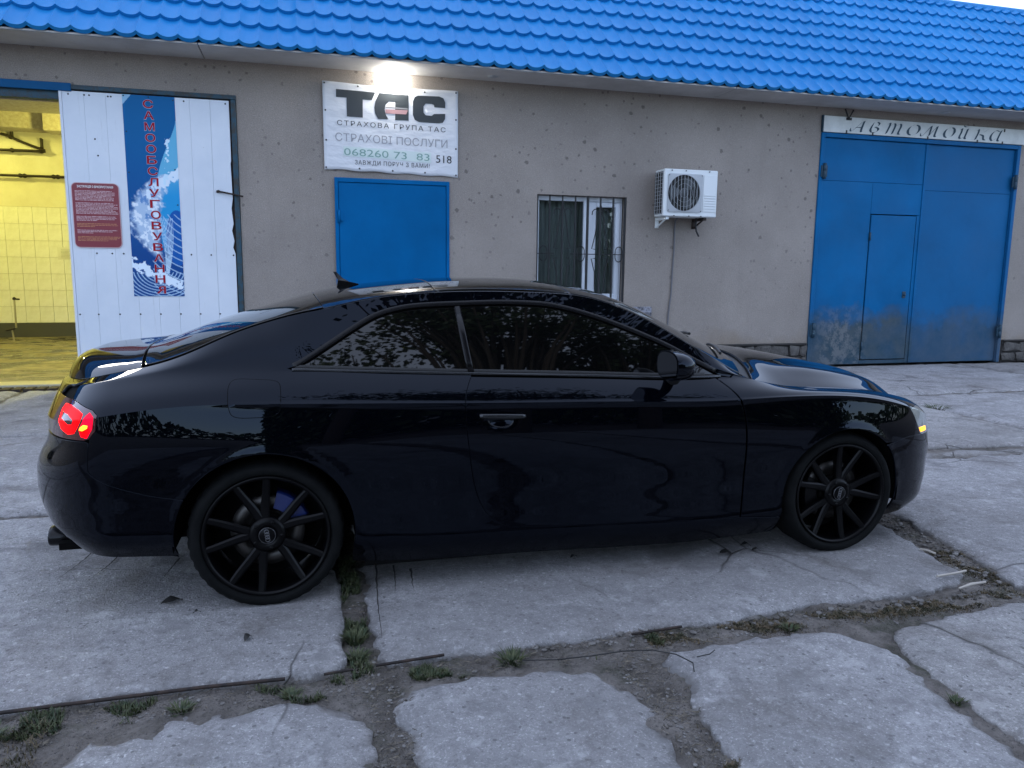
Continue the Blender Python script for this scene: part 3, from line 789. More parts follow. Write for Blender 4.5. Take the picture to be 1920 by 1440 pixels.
banner_poly(dense([(0.515,2.862),(1.594,2.836),(1.593,2.71),(0.513,2.747)], 0.1), M['ink_palegreen'], "sticker")
text_obj("068260 73  83", 0.523, 1.573, 2.757, 0.088, lambda x, z: on_banner(x, z)-0.002, M['ink_green'], "lettering", banner, z1=2.735)
text_obj("518", 1.655, 1.853, 2.720, 0.096, lambda x, z: on_banner(x, z), M['ink_black'], "lettering", banner, z1=2.715)
text_obj("ЗАВЖДИ ПОРУЧ З ВАМИ!", 0.65, 1.573, 2.652, 0.052, lambda x, z: on_banner(x, z), M['ink_dark'], "lettering", banner, z1=2.649, fx=1.15)
gm = MB()
for (x, z) in [(0.307,3.585),(0.704,3.571),(1.516,3.556),(1.91,3.573),(0.313,3.27),(0.315,2.923),(0.307,2.604),(0.705,2.603),(1.111,2.595),(1.515,2.59),(1.91,2.574),(1.908,3.249),(1.908,2.896)]:
    gm.lathe([(0.0, -0.003), (0.008, -0.003), (0.011, 0.0)], 10, c=(x, on_banner(x, z)-0.001, z))
tag(gm.build("grommets", M['ink_black'], banner), kind="stuff")

# tall water-splash poster on the boarded door
poster = empty("self_service_poster", (-1.64, WY, 1.04))
tag(poster, "tall blue poster with water splash and red vertical letters on the white door", "poster")
PX0, PX1, PZ0, PZ1 = -1.915, -1.365, 1.04, 3.305
NPX, NPZ = 120, 480
gx = np.linspace(0, 1, NPX+1); gz = np.linspace(0, 1, NPZ+1)
Xg, Zg = np.meshgrid(gx, gz)
rz_ = np.random.default_rng(3)
def vnoise(x, y, seed):
    r = np.random.default_rng(seed).random((64, 64))
    xi, yi = np.floor(x).astype(int) % 64, np.floor(y).astype(int) % 64
    fx_, fy_ = x-np.floor(x), y-np.floor(y)
    fx_, fy_ = fx_*fx_*(3-2*fx_), fy_*fy_*(3-2*fy_)
    a = r[yi, xi]*(1-fx_)+r[yi, (xi+1) % 64]*fx_
    b = r[(yi+1) % 64, xi]*(1-fx_)+r[(yi+1) % 64, (xi+1) % 64]*fx_
    return a*(1-fy_)+b*fy_
def fbm(x, y, seed, o=4):
    s = 0; a = 0.5; t = 0
    for k in range(o):
        s = s+a*vnoise(x*2**k, y*2**k, seed+k); t += a; a *= 0.55
    return s/t
A_ = 2.265/0.55
xw, zw = Xg, Zg*A_
n1_ = fbm(xw*6, zw*6, 11, 5); n2_ = fbm(xw*14+zw*3, zw*12, 23, 4)
col = np.zeros(Xg.shape+(3,))
def setc(mask, c, k=1.0):
    w = (np.clip(mask, 0, 1)*k)[..., None]
    col[:] = col*(1-w)+np.array(c)*w
sstep = lambda a, b, x: np.clip((x-a)/(b-a), 0, 1)**2*(3-2*np.clip((x-a)/(b-a), 0, 1))
col[:] = np.array((0.003, 0.115, 0.31))
setc(sstep(0.9, 0.3, Zg), (0.006, 0.075, 0.27))
setc(((Xg < 0.17*(Zg-0.95)/0.05) & (Zg > 0.95)).astype(float), (0.28, 0.50, 0.68))
# pale swoosh at upper right
edge = 0.99-0.42*np.sin(np.clip((0.88-Zg)/0.42, 0, 1)*np.pi*0.62)**1.3
setc(((Xg > edge) & (Zg < 0.885) & (Zg > 0.42)).astype(float), (0.13, 0.44, 0.66))
setc(((Xg > edge) & (Zg < 0.66) & (Zg > 0.20)).astype(float)*sstep(0.66, 0.5, Zg), (0.02, 0.30, 0.62))
# deep blue lower right and foot
setc(sstep(0.30, 0.20, Zg), (0.006, 0.06, 0.24))
setc(((Xg-0.92)**2/0.05+(Zg-0.30)**2/0.02 < 1).astype(float), (0.008, 0.10, 0.38))
# white net of arcs
for k in range(26):
    rr = 0.55+0.085*k
    d = np.abs(np.hypot((Xg-1.25), (Zg-0.62)*A_*0.62)-rr)
    setc((d < 0.0075).astype(float)*((Zg < 0.42) & (Xg > 0.40+0.25*(Zg > 0.2))), (0.42, 0.60, 0.78), 0.75)
for k in range(9):
    d = np.abs(Xg-(0.55+0.035*k+(0.40-Zg)*(0.5-0.05*k)*2.0-((0.4-Zg)**2)*2.2))
    setc((d < 0.007).astype(float)*((Zg < 0.40) & (Zg > 0.12)), (0.55, 0.72, 0.86), 0.7)
for k in range(14):
    d = np.abs(np.hypot((Xg-0.55)*1.0, (Zg-0.14)*A_*1.2)-(0.12+0.07*k))
    setc((d < 0.011).astype(float)*(Zg < 0.125), (0.42, 0.60, 0.78), 0.8)
# splash: a white bowed body of water breaking into drops
cx_ = 0.30+0.30*((Zg-0.38)/0.20)**2+0.10*(n1_-0.5)
wd_ = 0.30*np.clip(1-((Zg-0.42)/0.22)**2, 0, 1)
body = sstep(0.1, -0.08, np.abs(Xg-cx_)-wd_*(0.45+0.9*n2_))
body *= ((Zg > 0.17) & (Zg < 0.62))
setc(body, (0.42, 0.55, 0.72))
setc(body*sstep(0.52, 0.60, n2_), (0.75, 0.82, 0.90))
setc(body*sstep(0.44, 0.38, n1_), (0.05, 0.20, 0.50), 0.8)
arm = np.exp(-(((Zg-0.535)-0.17*(Xg-0.45))/0.035)**2)*(Xg > 0.35)
setc(sstep(0.30, 0.42, arm*n2_*1.25), (0.70, 0.80, 0.90))
spray = np.exp(-((Xg-0.80+0.3*(0.75-Zg))/0.09)**2)*((Zg > 0.56) & (Zg < 0.80))
setc(sstep(0.66, 0.70, spray*fbm(xw*17, zw*17, 71, 3)*1.35), (0.6, 0.78, 0.9))
low = np.exp(-(((Zg-0.135)+0.12*(Xg-0.3))/0.06)**2)
setc(sstep(0.50, 0.58, low*fbm(xw*13, zw*11, 51, 4)*1.25), (0.72, 0.82, 0.92))
me = bpy.data.meshes.new("print_sheet")
pv = [(PX0+(PX1-PX0)*a, WY-0.0185, PZ0+(PZ1-PZ0)*b) for b in gz for a in gx]
pf = [[j*(NPX+1)+i, j*(NPX+1)+i+1, (j+1)*(NPX+1)+i+1, (j+1)*(NPX+1)+i] for j in range(NPZ) for i in range(NPX)]
me.from_pydata(pv, [], pf)
ca = me.color_attributes.new("print", 'FLOAT_COLOR', 'POINT')
ca.data.foreach_set("color", np.concatenate([col.reshape(-1, 3), np.ones((col.shape[0]*col.shape[1], 1))], 1).astype(np.float32).ravel())
pm = mat("poster_print", (0.1, 0.2, 0.5), 0.5, spec=0.15)
at = pm.node_tree.nodes.new("ShaderNodeVertexColor"); at.layer_name = "print"
pm.node_tree.links.new(at.outputs[0], pm.node_tree.nodes["Principled BSDF"].inputs["Base Color"])
me.materials.append(pm); me.update()
link(bpy.data.objects.new("print_sheet", me), poster)
MB().box(PX0, PX1, WY-0.018, WY-0.0125, PZ0, PZ1).build("backing", M['ink_white'], poster)
word = "САМООБСЛУГОВУВАННЯ"
for i, ch in enumerate(word):
    t = i/(len(word)-1)
    cx0 = -1.649+0.029*t; cz0 = 3.214-(3.214-1.119)*t
    fl_ = -1 if ch == "Я" else 1          # this glyph is a mirrored R; the font's own overlaps itself
    ch = "R" if fl_ < 0 else ch
    text_obj(ch, cx0-0.056*fl_, cx0+0.056*fl_, cz0-0.046, 0.090, WY-0.0200, M['ink_pale'], "letter_outline", poster, bold=0.034)
    text_obj(ch, cx0-0.053*fl_, cx0+0.053*fl_, cz0-0.044, 0.087, WY-0.0212, M['ink_red'], "letter", poster, bold=0.012)
pd = MB()
for (x, z) in ((-1.9, 3.29), (-1.64, 3.29), (-1.385, 3.27), (-1.89, 2.9), (-1.4, 2.5), (-1.89, 2.45), (-1.39, 2.1)): pd.lathe([(0, WY-0.0225), (0.008, WY-0.0215), (0.009, WY-0.0190)], 8, c=(x, 0, z))
tag(pd.build("screw_heads", M['ink_teal'], poster), kind="stuff")

# dark red instruction board
board = empty("instruction_board", (-2.25, WY, 1.59))
tag(board, "dark red notice board with rows of pale small print on the white door", "notice board")
def rrect(x0, x1, z0, z1, r, n=5):
    out = []
    for (cx, cz, a0) in ((x1-r, z0+r, -90), (x1-r, z1-r, 0), (x0+r, z1-r, 90), (x0+r, z0+r, 180)):
        out += [(cx+r*math.cos(math.radians(a0+90*i/n)), cz+r*math.sin(math.radians(a0+90*i/n))) for i in range(n+1)]
    return out
MB().prism(rrect(-2.497, -2.005, 1.592, 2.318, 0.055), WY-0.021, WY-0.0125).build("plate", M['board_red'], board)
rim_o, rim_i = rrect(-2.497, -2.005, 1.592, 2.318, 0.055), rrect(-2.490, -2.012, 1.599, 2.311, 0.05)
k_ = len(rim_o)
new_obj("border", [(x, WY-0.0225, z) for x, z in rim_o]+[(x, WY-0.0225, z) for x, z in rim_i], [[i, (i+1) % k_, k_+(i+1) % k_, k_+i] for i in range(k_)], M['ink_cream'], board)
text_obj("ІНСТРУКЦІЯ З ВИКОРИСТАННЯ", -2.435, -2.065, 2.262, 0.024, WY-0.0225, M['ink_white'], "heading", board, bold=0.02)
def print_rows(z_list, m, name):
    mb = MB()
    for (z, x1) in z_list:
        x = -2.462
        while x < x1:
            w = random.uniform(0.012, 0.045)
            h_ = random.uniform(0.0055, 0.0085)
            mb.add([(x, WY-0.0222, z), (min(x+w, x1), WY-0.0222, z), (min(x+w, x1), WY-0.0222, z+h_), (x, WY-0.0222, z+h_)], [(0, 1, 2, 3)])
            x += w+random.uniform(0.003, 0.006)
    tag(mb.build(name, m, board), kind="stuff")
print_rows([(2.222-0.0145*i, random.uniform(-2.10, -2.03)) for i in range(8)]+[(2.088-0.0145*i, random.uniform(-2.08, -2.025)) for i in range(9)]+[(1.938-0.0145*i, (-2.06, -2.05, -2.07, -2.25)[i]) for i in range(4)], M['ink_cream'], "small_print")
print_rows([(1.858, -2.05), (1.842, -2.04), (1.826, -2.28)], M['ink_orange'], "small_print")
print_rows([(1.785, -2.05), (1.770, -2.10), (1.755, -2.3)], M['ink_cream'], "small_print")
print_rows([(1.712-0.0145*i, (-2.02, -2.03, -2.06, -2.15)[i]) for i in range(4)], M['ink_orange'], "small_print")

# car-wash sign over the gate, brush-script letters
sign = empty("car_wash_sign", (9.1, WY, 3.4))
tag(sign, "long white board with slanted dark brush lettering over the blue gate", "sign")
MB().bbox(7.262, 10.93, WY-0.045, WY-0.028, 3.407, 3.632, 0.004).build("board", M['sign_white'], sign)
MB().box(7.25, 7.268, WY-0.044, WY-0.001, 3.408, 3.64).box(7.27, 10.92, WY-0.026, WY-0.001, 3.41, 3.43).build("bracket", M['ink_teal'], sign)
def brush(strokes, x0, x1, zb, h_, slant, lst):
    """strokes: polylines (x, y, half width) in a unit cell"""
    w = x1-x0
    for st in strokes:
        P = [(x0+w*a+slant*h_*b, zb+h_*b, hw*1.45*h_) for a, b, hw in st]
        # smooth the polyline
        Q = []
        for i in range(len(P)-1):
            p0, p1, p2, p3 = P[max(i-1, 0)], P[i], P[i+1], P[min(i+2, len(P)-1)]
            for k in range(6):
                t = k/6
                Q.append(tuple(0.5*((2*p1[c])+(-p0[c]+p2[c])*t+(2*p0[c]-5*p1[c]+4*p2[c]-p3[c])*t*t+(-p0[c]+3*p1[c]-3*p2[c]+p3[c])*t**3) for c in range(3)))
        Q.append(P[-1])
        L, R = [], []
        for i, (x, z, hw) in enumerate(Q):
            # broad nib held flat: thickness runs along x
            L.append((x-hw, WY-0.0475, z-0.45*hw)); R.append((x+hw, WY-0.0475, z+0.45*hw))
        n = len(Q)
        lst.add(L+R, [[i, n+i, n+i+1, i+1] for i in range(n-1)])
GL = {
 'A': [[(0.0,0.30,.02),(0.02,0.10,.06),(0.14,0.0,.05),(0.32,0.25,.03),(0.62,0.80,.035),(0.78,1.0,.03)], [(0.80,1.0,.09),(0.80,0.5,.09),(0.82,0.06,.09),(0.90,0.0,.06)], [(0.34,0.36,.05),(0.60,0.39,.05),(0.78,0.36,.05)]],
 'v': [[(0.20,0.95,.02),(0.12,0.6,.08),(0.10,0.25,.09),(0.25,0.03,.06)], [(0.25,0.0,.05),(0.62,0.05,.06),(0.80,0.28,.09),(0.66,0.46,.07),(0.40,0.52,.04)], [(0.40,0.52,.04),(0.66,0.66,.06),(0.70,0.88,.07),(0.50,1.0,.05)]],
 't': [[(0.0,0.85,.03),(0.10,1.0,.07),(0.14,0.75,.09),(0.10,0.0,.09)], [(0.18,0.75,.03),(0.36,0.98,.05),(0.46,0.75,.09),(0.44,0.0,.09)], [(0.52,0.75,.03),(0.70,0.98,.05),(0.80,0.75,.09),(0.78,0.10,.09),(0.90,0.0,.05)]],
 'o': [[(0.45,1.0,.05),(0.18,0.80,.09),(0.08,0.45,.11),(0.20,0.12,.08),(0.42,0.0,.05)], [(0.58,0.0,.05),(0.82,0.2,.08),(0.92,0.55,.11),(0.80,0.88,.08),(0.58,1.0,.05)]],
 'm': [[(0.0,0.25,.02),(0.03,0.06,.05),(0.12,0.0,.05),(0.25,0.30,.03),(0.40,0.85,.04),(0.46,1.0,.03)], [(0.47,1.0,.08),(0.50,0.5,.08),(0.52,0.08,.07)], [(0.53,0.1,.03),(0.70,0.7,.03),(0.80,1.0,.03)], [(0.82,1.0,.09),(0.82,0.5,.09),(0.84,0.08,.09),(0.94,0.0,.05)]],
 'j': [[(0.0,0.8,.03),(0.10,0.98,.07),(0.14,0.6,.09),(0.12,0.15,.09),(0.28,0.0,.06),(0.50,0.2,.03)], [(0.60,0.98,.09),(0.60,0.5,.09),(0.60,0.1,.09),(0.74,0.0,.05)], [(0.16,1.26,.03),(0.30,1.16,.06),(0.48,1.18,.06),(0.58,1.28,.03)]],
 'k': [[(0.0,0.85,.03),(0.12,1.0,.07),(0.16,0.6,.09),(0.12,0.0,.09)], [(0.26,0.52,.04),(0.50,0.75,.05),(0.70,1.0,.08)], [(0.30,0.52,.06),(0.56,0.42,.08),(0.66,0.1,.08),(0.82,0.0,.05)]],
 'a': [[(0.60,0.95,.04),(0.30,1.0,.06),(0.10,0.65,.10),(0.10,0.25,.10),(0.30,0.0,.06),(0.52,0.25,.03)], [(0.72,1.05,.09),(0.68,0.5,.09),(0.68,0.1,.09),(0.82,0.0,.05)]],
}
let = MB()
for g_, xa, xb in (('A',7.70,7.93),('v',8.02,8.21),('t',8.30,8.60),('o',8.67,8.90),('m',8.93,9.24),('o',9.33,9.54),('j',9.62,9.83),('k',9.92,10.19),('a',10.20,10.45)):
    brush(GL[g_], xa, xb, 3.437, 0.152, 0.40, let)
let.build("lettering", M['ink_teal'], sign)
bl_ = MB()
for (x, z) in ((7.65, 3.425), (10.48, 3.415), (10.50, 3.60), (8.10, 3.42), (9.08, 3.415), (10.0, 3.415)): bl_.box(x-0.012, x+0.012, WY-0.05, WY-0.045, z-0.022, z+0.022)
bl_.tube([(7.60, WY-0.05, 3.74), (7.66, WY-0.06, 3.60), (7.74, WY-0.05, 3.73)], 0.012, 6).box(7.63, 7.72, WY-0.055, WY-0.044, 3.585, 3.62).build("clips", M['ink_black'], sign)

# air conditioner
ac = empty("air_conditioner", (5.03, 9.6, 2.12))
tag(ac, "white outdoor air conditioner with round fan beside the barred window", "air conditioner")
Y0, Y1 = 9.47, 9.75
MB().bbox(4.645, 5.435, Y0+0.004, Y1, 2.125, 2.742, 0.012).build("casing", M['ac_white'], ac)
ring = MB()
fc, fr_ = (4.932, 2.434), 0.235
outer = dense(rrect(4.698, 5.205, 2.182, 2.682, 0.03, 6), 0.025)
n_o = len(outer)
inner = []
for (x, z) in outer:
    a = math.atan2(z-fc[1], x-fc[0]); inner.append((fc[0]+fr_*math.cos(a), fc[1]+fr_*math.sin(a)))
ring.add([(x, Y0-0.010, z) for x, z in outer]+[(x, Y0-0.018, z) for x, z in inner]+[(x, Y0+0.003, z) for x, z in inner]+[(x, Y0+0.003, z) for x, z in outer],
         [[i, (i+1) % n_o, n_o+(i+1) % n_o, n_o+i] for i in range(n_o)]+[[n_o+i, n_o+(i+1) % n_o, 2*n_o+(i+1) % n_o, 2*n_o+i] for i in range(n_o)]+[[3*n_o+i, 3*n_o+(i+1) % n_o, (i+1) % n_o, i] for i in range(n_o)])
ring.build("fan_guard", M['ac_grey'], ac)
new_obj("fan_recess", [(fc[0], Y0+0.002, fc[1])]+[(fc[0]+fr_*math.cos(2*math.pi*i/40), Y0+0.002, fc[1]+fr_*math.sin(2*math.pi*i/40)) for i in range(40)], [[0, i+1, (i+1) % 40+1] for i in range(40)], M['dark'], ac)
bld = MB()
for k in range(3):
    a0 = k*2*math.pi/3+0.4
    pts = [(fc[0]+r*math.cos(a0+da), Y0-0.002-0.004*da, fc[1]+r*math.sin(a0+da)) for r, da in ((0.06, 0.0), (0.21, 0.15), (0.22, 0.6), (0.20, 1.15), (0.06, 0.9))]
    bld.add(pts, [list(range(5))])
bld.lathe([(0.0, Y0-0.012), (0.055, Y0-0.010), (0.06, Y0)], 18, c=(fc[0], 0, fc[1]))
bld.build("fan_blades", M['fan'], ac)
wr = MB()
for i in range(-4, 5):
    x = fc[0]+0.0475*i; hh = math.sqrt(max(fr_**2-(x-fc[0])**2, 0))
    wr.tube([(x, Y0-0.019, fc[1]-hh), (x, Y0-0.019, fc[1]+hh)], 0.0028 if i % 1 == 0 else 0.002, 5)
for r in (0.06, 0.12, 0.18): wr.tube([(fc[0]+r*math.cos(a), Y0-0.020, fc[1]+r*math.sin(a)) for a in [2*math.pi*q/28 for q in range(29)]], 0.0012, 4)
wr.build("fan_wires", M['ac_grey'], ac)
pn = MB().bbox(5.222, 5.423, Y0-0.004, Y0+0.006, 2.195, 2.682, 0.003)
for i in range(6): pn.bbox(5.235, 5.408, Y0-0.011, Y0-0.004, 2.235+0.034*i, 2.250+0.034*i, 0.003)
pn.build("service_panel", M['ac_white'], ac)
sd_ = MB().box(4.6405, 4.6449, Y0+0.03, Y1-0.01, 2.16, 2.71); sd_.build("side_coil", M['dark'], ac)
sw = MB()
for i in range(4): sw.box(4.634, 4.6405, Y0+0.028+0.07*i, Y0+0.034+0.07*i, 2.15, 2.72)
for i in range(12): sw.box(4.636, 4.6405, Y0+0.03, Y1-0.01, 2.165+0.048*i, 2.169+0.048*i)
sw.build("side_grille", M['ac_grey'], ac)
MB().bbox(4.70, 4.745, 9.50, 9.826, 2.085, 2.122, 0.003).box(4.70, 4.745, 9.80, 9.826, 1.985, 2.085).tube([(4.722, 9.56, 2.09), (4.722, 9.81, 1.995)], 0.012, 6).build("bracket", M['ac_white'], ac)
MB().bbox(5.26, 5.305, 9.50, 9.826, 2.085, 2.122, 0.003).box(5.26, 5.305, 9.80, 9.826, 1.985, 2.085).tube([(5.282, 9.56, 2.09), (5.282, 9.81, 1.995)], 0.012, 6).build("bracket", M['steel_rusty'], ac)
sc_ = MB()
for (x, z) in ((4.75, 2.722), (4.955, 2.722), (5.30, 2.722), (4.712, 2.66), (5.19, 2.665), (4.712, 2.205), (5.19, 2.2), (4.80, 2.135), (5.02, 2.135), (5.2, 2.135)): sc_.lathe([(0, Y0-0.0165), (0.007, Y0-0.0155), (0.007, Y0+0.004)], 8, c=(x, 0, z))
tag(sc_.build("screw_heads", M['ink_dark'], ac), kind="stuff")
MB().tube([(5.215, 9.62, 2.12), (5.212, 9.62, 2.04), (5.222, 9.615, 1.95), (5.262, 9.61, 1.875)], 0.0125, 8).build("drain_hose", M['rubber'], ac)

cable = MB().tube([(4.985, 9.72, 2.125), (4.990, 9.79, 2.09), (4.998, WY-0.012, 1.98), (5.004, WY-0.012, 1.7), (4.99, WY-0.012, 1.4), (4.985, WY-0.012, 1.1), (4.955, WY-0.012, 0.8), (4.95, WY-0.012, 0.62), (4.97, WY-0.014, 0.45), (4.975, WY-0.03, 0.0)], 0.0115, 8).build("drain_cable", M['cable'])
tag(cable, "thin grey cable hanging down the wall under the air conditioner", "cable")

# lamp over the banner
lamp = empty("wall_lamp", (1.13, 9.73, 3.68))
tag(lamp, "lit white bulb lamp under the eave above the insurance banner", "lamp")
MB().lathe([(0.0, 3.7545), (0.045, 3.7545), (0.045, 3.742), (0.022, 3.735), (0.022, 3.722), (0.0, 3.722)], 16, axis='z', c=(1.13, 9.72, 0)).build("lamp_holder", M['ac_white'], lamp)
MB().lathe([(0.0, 3.632)]+[(0.042*math.cos(math.radians(a)), 3.674+0.042*math.sin(math.radians(a))) for a in range(-75, 60, 15)]+[(0.02, 3.7215)], 16, axis='z', c=(1.13, 9.72, 0)).build("bulb", M['lamp'], lamp)
ld = bpy.data.lights.new("lamp_light", 'POINT'); ld.energy = 0.8; ld.color = (1.0, 0.96, 0.86); ld.shadow_soft_size = 0.05
lo_ = bpy.data.objects.new("lamp_light", ld); lo_.location = (1.13, 9.665, 3.655); link(lo_, lamp)

# bay fittings
for (nm, pts, r, lab) in (("wall_pipe", [(-8.7, 16.40, 3.455), (-4.56, 16.40, 3.47)], 0.026, "upper level dark pipe on the yellow lit bay wall"),
                          ("wall_pipe", [(-8.7, 16.40, 3.005), (-1.0, 16.40, 3.03)], 0.024, "lower long dark pipe on the yellow lit bay wall"),
                          ("wall_pipe", [(-6.2, 16.38, 3.98), (-5.27, 16.38, 3.756), (-5.157, 16.38, 3.725), (-4.898, 16.38, 3.607), (-4.56, 16.38, 3.485)], 0.024, "sloping dark pipe falling to meet the upper level pipe")):
    o = empty(nm, pts[0]); tag(o, lab, "pipe", "pipes on the wash bay wall")
    MB().tube(pts, r, 8).build("tube", M['pipe'], o)
    L = Vector(pts[-1])-Vector(pts[0])
    if nm:
        for x in ((-5.1, -4.62) if "upper" in lab else (-5.0, -4.93, -4.45, -4.38) if "lower" in lab else (-5.16, -4.92)):
            t = (x-pts[0][0])/L.x
            z = np.interp(x, [q[0] for q in pts], [q[2] for q in pts])
            MB().lathe([(0.0, -0.014), (0.042, -0.014), (0.042, 0.014), (0.0, 0.014)], 8, axis='y', c=(x, pts[0][1], z)).box(x-0.012, x+0.012, pts[0][1], 16.499, z-0.012, z+(0.2 if "sloping" in lab else 0.02)).build("clamp", M['pipe'], o)
sp_ = empty("standpipe", (-5.0, 15.5, 0.02)); tag(sp_, "thin standpipe with small valve on the wash bay floor", "standpipe")
MB().tube([(-5.04, 15.5, 0.02), (-5.06, 15.5, 0.25), (-4.99, 15.5, 0.27), (-4.985, 15.5, 0.80)], 0.016, 8).build("pipe", M['stem_metal'], sp_)
MB().lathe([(0.0, 0.76), (0.03, 0.77), (0.03, 0.80), (0.0, 0.82)], 10, axis='z', c=(-4.985, 15.5, 0)).tube([(-4.985, 15.5, 0.78), (-4.90, 15.48, 0.775)], 0.016, 6).tube([(-5.15, 15.48, 0.22), (-5.0, 15.48, 0.26)], 0.02, 6).build("valve", M['pipe'], sp_)
nt = empty("paper_notice", (-4.37, 16.46, 1.5)); tag(nt, "small pale notice sheet on the bay wall tiles", "notice")
MB().box(-4.50, -4.20, 16.458, 16.464, 1.49, 1.72).build("sheet", M['tile'], nt)
mb = MB()
for i in range(7): mb.box(-4.44, -4.26-0.02*(i % 3), 16.4565, 16.458, 1.67-0.025*i, 1.676-0.025*i)
tag(mb.build("small_print", M['grout'], nt), kind="stuff")
for (x, y, z, e) in ((-1.9, 12.0, 3.05, 78), (-6.4, 14.6, 4.2, 46)):
    l_ = bpy.data.lights.new("bay_light", 'POINT'); l_.energy = e; l_.color = (0.98, 0.90, 0.20); l_.shadow_soft_size = 0.12
    q = bpy.data.objects.new("bay_light", l_); q.location = (x, y, z); link(q, building)
    MB().bbox(x-0.3, x+0.3, y-0.06, y+0.06, z+0.13, z+0.18, 0.01).build("bay_lamp", M['ac_white'], building)
# ================================================================== GROUND
ground = empty("ground", (0, 0, 0)); tag(ground, kind="structure")
def fn(x, y, s=1.0, o=(0, 0)): return noise.noise(Vector((x*s+o[0], y*s+o[1], 3.7)))

# far terrain sheet plus the finer joint bed near the camera
gv, gf = [], []
def grid(x0, x1, y0, y1, st, z):
    nx, ny = int(round((x1-x0)/st)), int(round((y1-y0)/st)); b = len(gv)
    for j in range(ny+1):
        for i in range(nx+1):
            x, y = x0+i*(x1-x0)/nx, y0+j*(y1-y0)/ny
            gv.append((x, y, z(x, y)))
    for j in range(ny):
        for i in range(nx): gf.append([b+j*(nx+1)+i, b+j*(nx+1)+i+1, b+(j+1)*(nx+1)+i+1, b+(j+1)*(nx+1)+i])
def bed(x, y): return -0.032+0.016*fn(x, y, 3)+0.012*fn(x, y, 11, (4, 1))+0.008*fn(x, y, 30, (2, 8))
grid(-3.2, 4.2, 1.2, 5.2, 0.025, bed)
grid(4.2, 10.0, 1.2, 10.0, 0.08, bed)
grid(-3.2, 4.2, 5.2, 10.0, 0.08, bed)
new_obj("joint_bed", gv, gf, M['dirt'], ground, True)
new_obj("far_ground", [(-260, -260, -0.085), (260, -260, -0.085), (260, 260, -0.085), (-260, 260, -0.085)], [(0, 1, 2, 3)], M['dirt'], ground)

def inside(P, poly):
    x, y = P[:, 0], P[:, 1]; c = np.zeros(len(P), bool); n = len(poly)
    for i in range(n):
        (x1, y1), (x2, y2) = poly[i], poly[(i+1) % n]
        if y1 == y2: continue
        c ^= ((y1 > y) != (y2 > y)) & (x < (x2-x1)*(y-y1)/(y2-y1)+x1)
    return c
def edge_dist(P, poly):
    d = np.full(len(P), 1e9); n = len(poly)
    for i in range(n):
        a, b = np.array(poly[i]), np.array(poly[(i+1) % n]); ab = b-a
        t = np.clip(((P-a)@ab)/max(ab@ab, 1e-12), 0, 1)
        d = np.minimum(d, np.hypot(*(P-(a+t[:, None]*ab)).T))
    return d
def slab(poly, z0=0.0, st=0.05, rag=0.012, round_=0.03, m='slab', drop=0.03, tilt=(0, 0)):
    # ragged outline
    out = []
    n = len(poly)
    for i in range(n):
        a, b = Vector(poly[i]), Vector(poly[(i+1) % n]); L = (b-a).length
        k = max(1, int(L/(st*0.6))); nn = Vector((b.y-a.y, a.x-b.x)).normalized()
        for q in range(k):
            p = a.lerp(b, q/k)
            r = rag*(fn(p.x, p.y, 6)*1.3+fn(p.x, p.y, 19, (5, 5))*1.1+0.9*fn(p.x, p.y, 45, (1, 7))-1.1*abs(fn(p.x, p.y, 14, (6, 3))))
            if fn(p.x, p.y, 4, (9, 2)) > 0.28: r -= rag*2.2*(fn(p.x, p.y, 4, (9, 2))-0.28)*3
            out.append((p.x+nn.x*r, p.y+nn.y*r))
    xs_ = [q[0] for q in out]; ys_ = [q[1] for q in out]
    gx_ = np.arange(min(xs_), max(xs_), st); gy_ = np.arange(min(ys_), max(ys_), st)
    G = np.array([(x+rng.uniform(-.3, .3)*st, y+rng.uniform(-.3, .3)*st) for x in gx_ for y in gy_])
    # a finer ring close to the edge
    ring = []
    c = np.mean(out, 0)
    for (x, y) in out[::1]:
        for e in (0.022, 0.05):
            dx, dy = c[0]-x, c[1]-y; L = math.hypot(dx, dy)
            ring.append((x+dx/L*e*1.3, y+dy/L*e*1.3))
    ring = np.array(ring)
    ring = ring[inside(ring, out)]; ring = ring[edge_dist(ring, out) > 0.010]
    G = G[inside(G, out)]; G = G[edge_dist(G, out) > st*0.75+0.02]
    P = [Vector(q) for q in out]+[Vector(q) for q in ring]+[Vector(q) for q in G]
    res = delaunay_2d_cdt(P, [], [list(range(len(out)))], 1, 1e-5)
    V = np.array([(q.x, q.y) for q in res[0]])
    d = edge_dist(V, out)
    vs_ = []
    for (x, y), e in zip(V, d):
        z = z0+tilt[0]*(x-c[0])+tilt[1]*(y-c[1])+0.0035*fn(x, y, 2.2)+0.0018*fn(x, y, 9, (3, 3))
        w = round_*(0.75+0.7*fn(x, y, 5, (8, 1)))
        z -= drop*math.exp(-(e/max(w, 0.008))**1.4)*(0.75+0.8*fn(x, y, 13, (1, 1)))
        z += 0.006*math.exp(-(e/0.12)**2)*fn(x, y, 28, (2, 4))
        vs_.append((x, y, z))
    fs_ = [list(f) for f in res[2]]
    # side skirt
    edges = {}
    for f in fs_:
        for a, b in zip(f, f[1:]+f[:1]): edges[(a, b)] = edges.get((a, b), 0)+1
    bd = [(a, b) for (a, b) in edges if (b, a) not in edges]
    mp = {}
    for a, b in bd:
        for q in (a, b):
            if q not in mp:
                mp[q] = len(vs_); vs_.append((vs_[q][0], vs_[q][1], z0-0.14))
        fs_.append([b, a, mp[a], mp[b]])
    return new_obj("concrete_slab", vs_, fs_, M[m], ground, True)

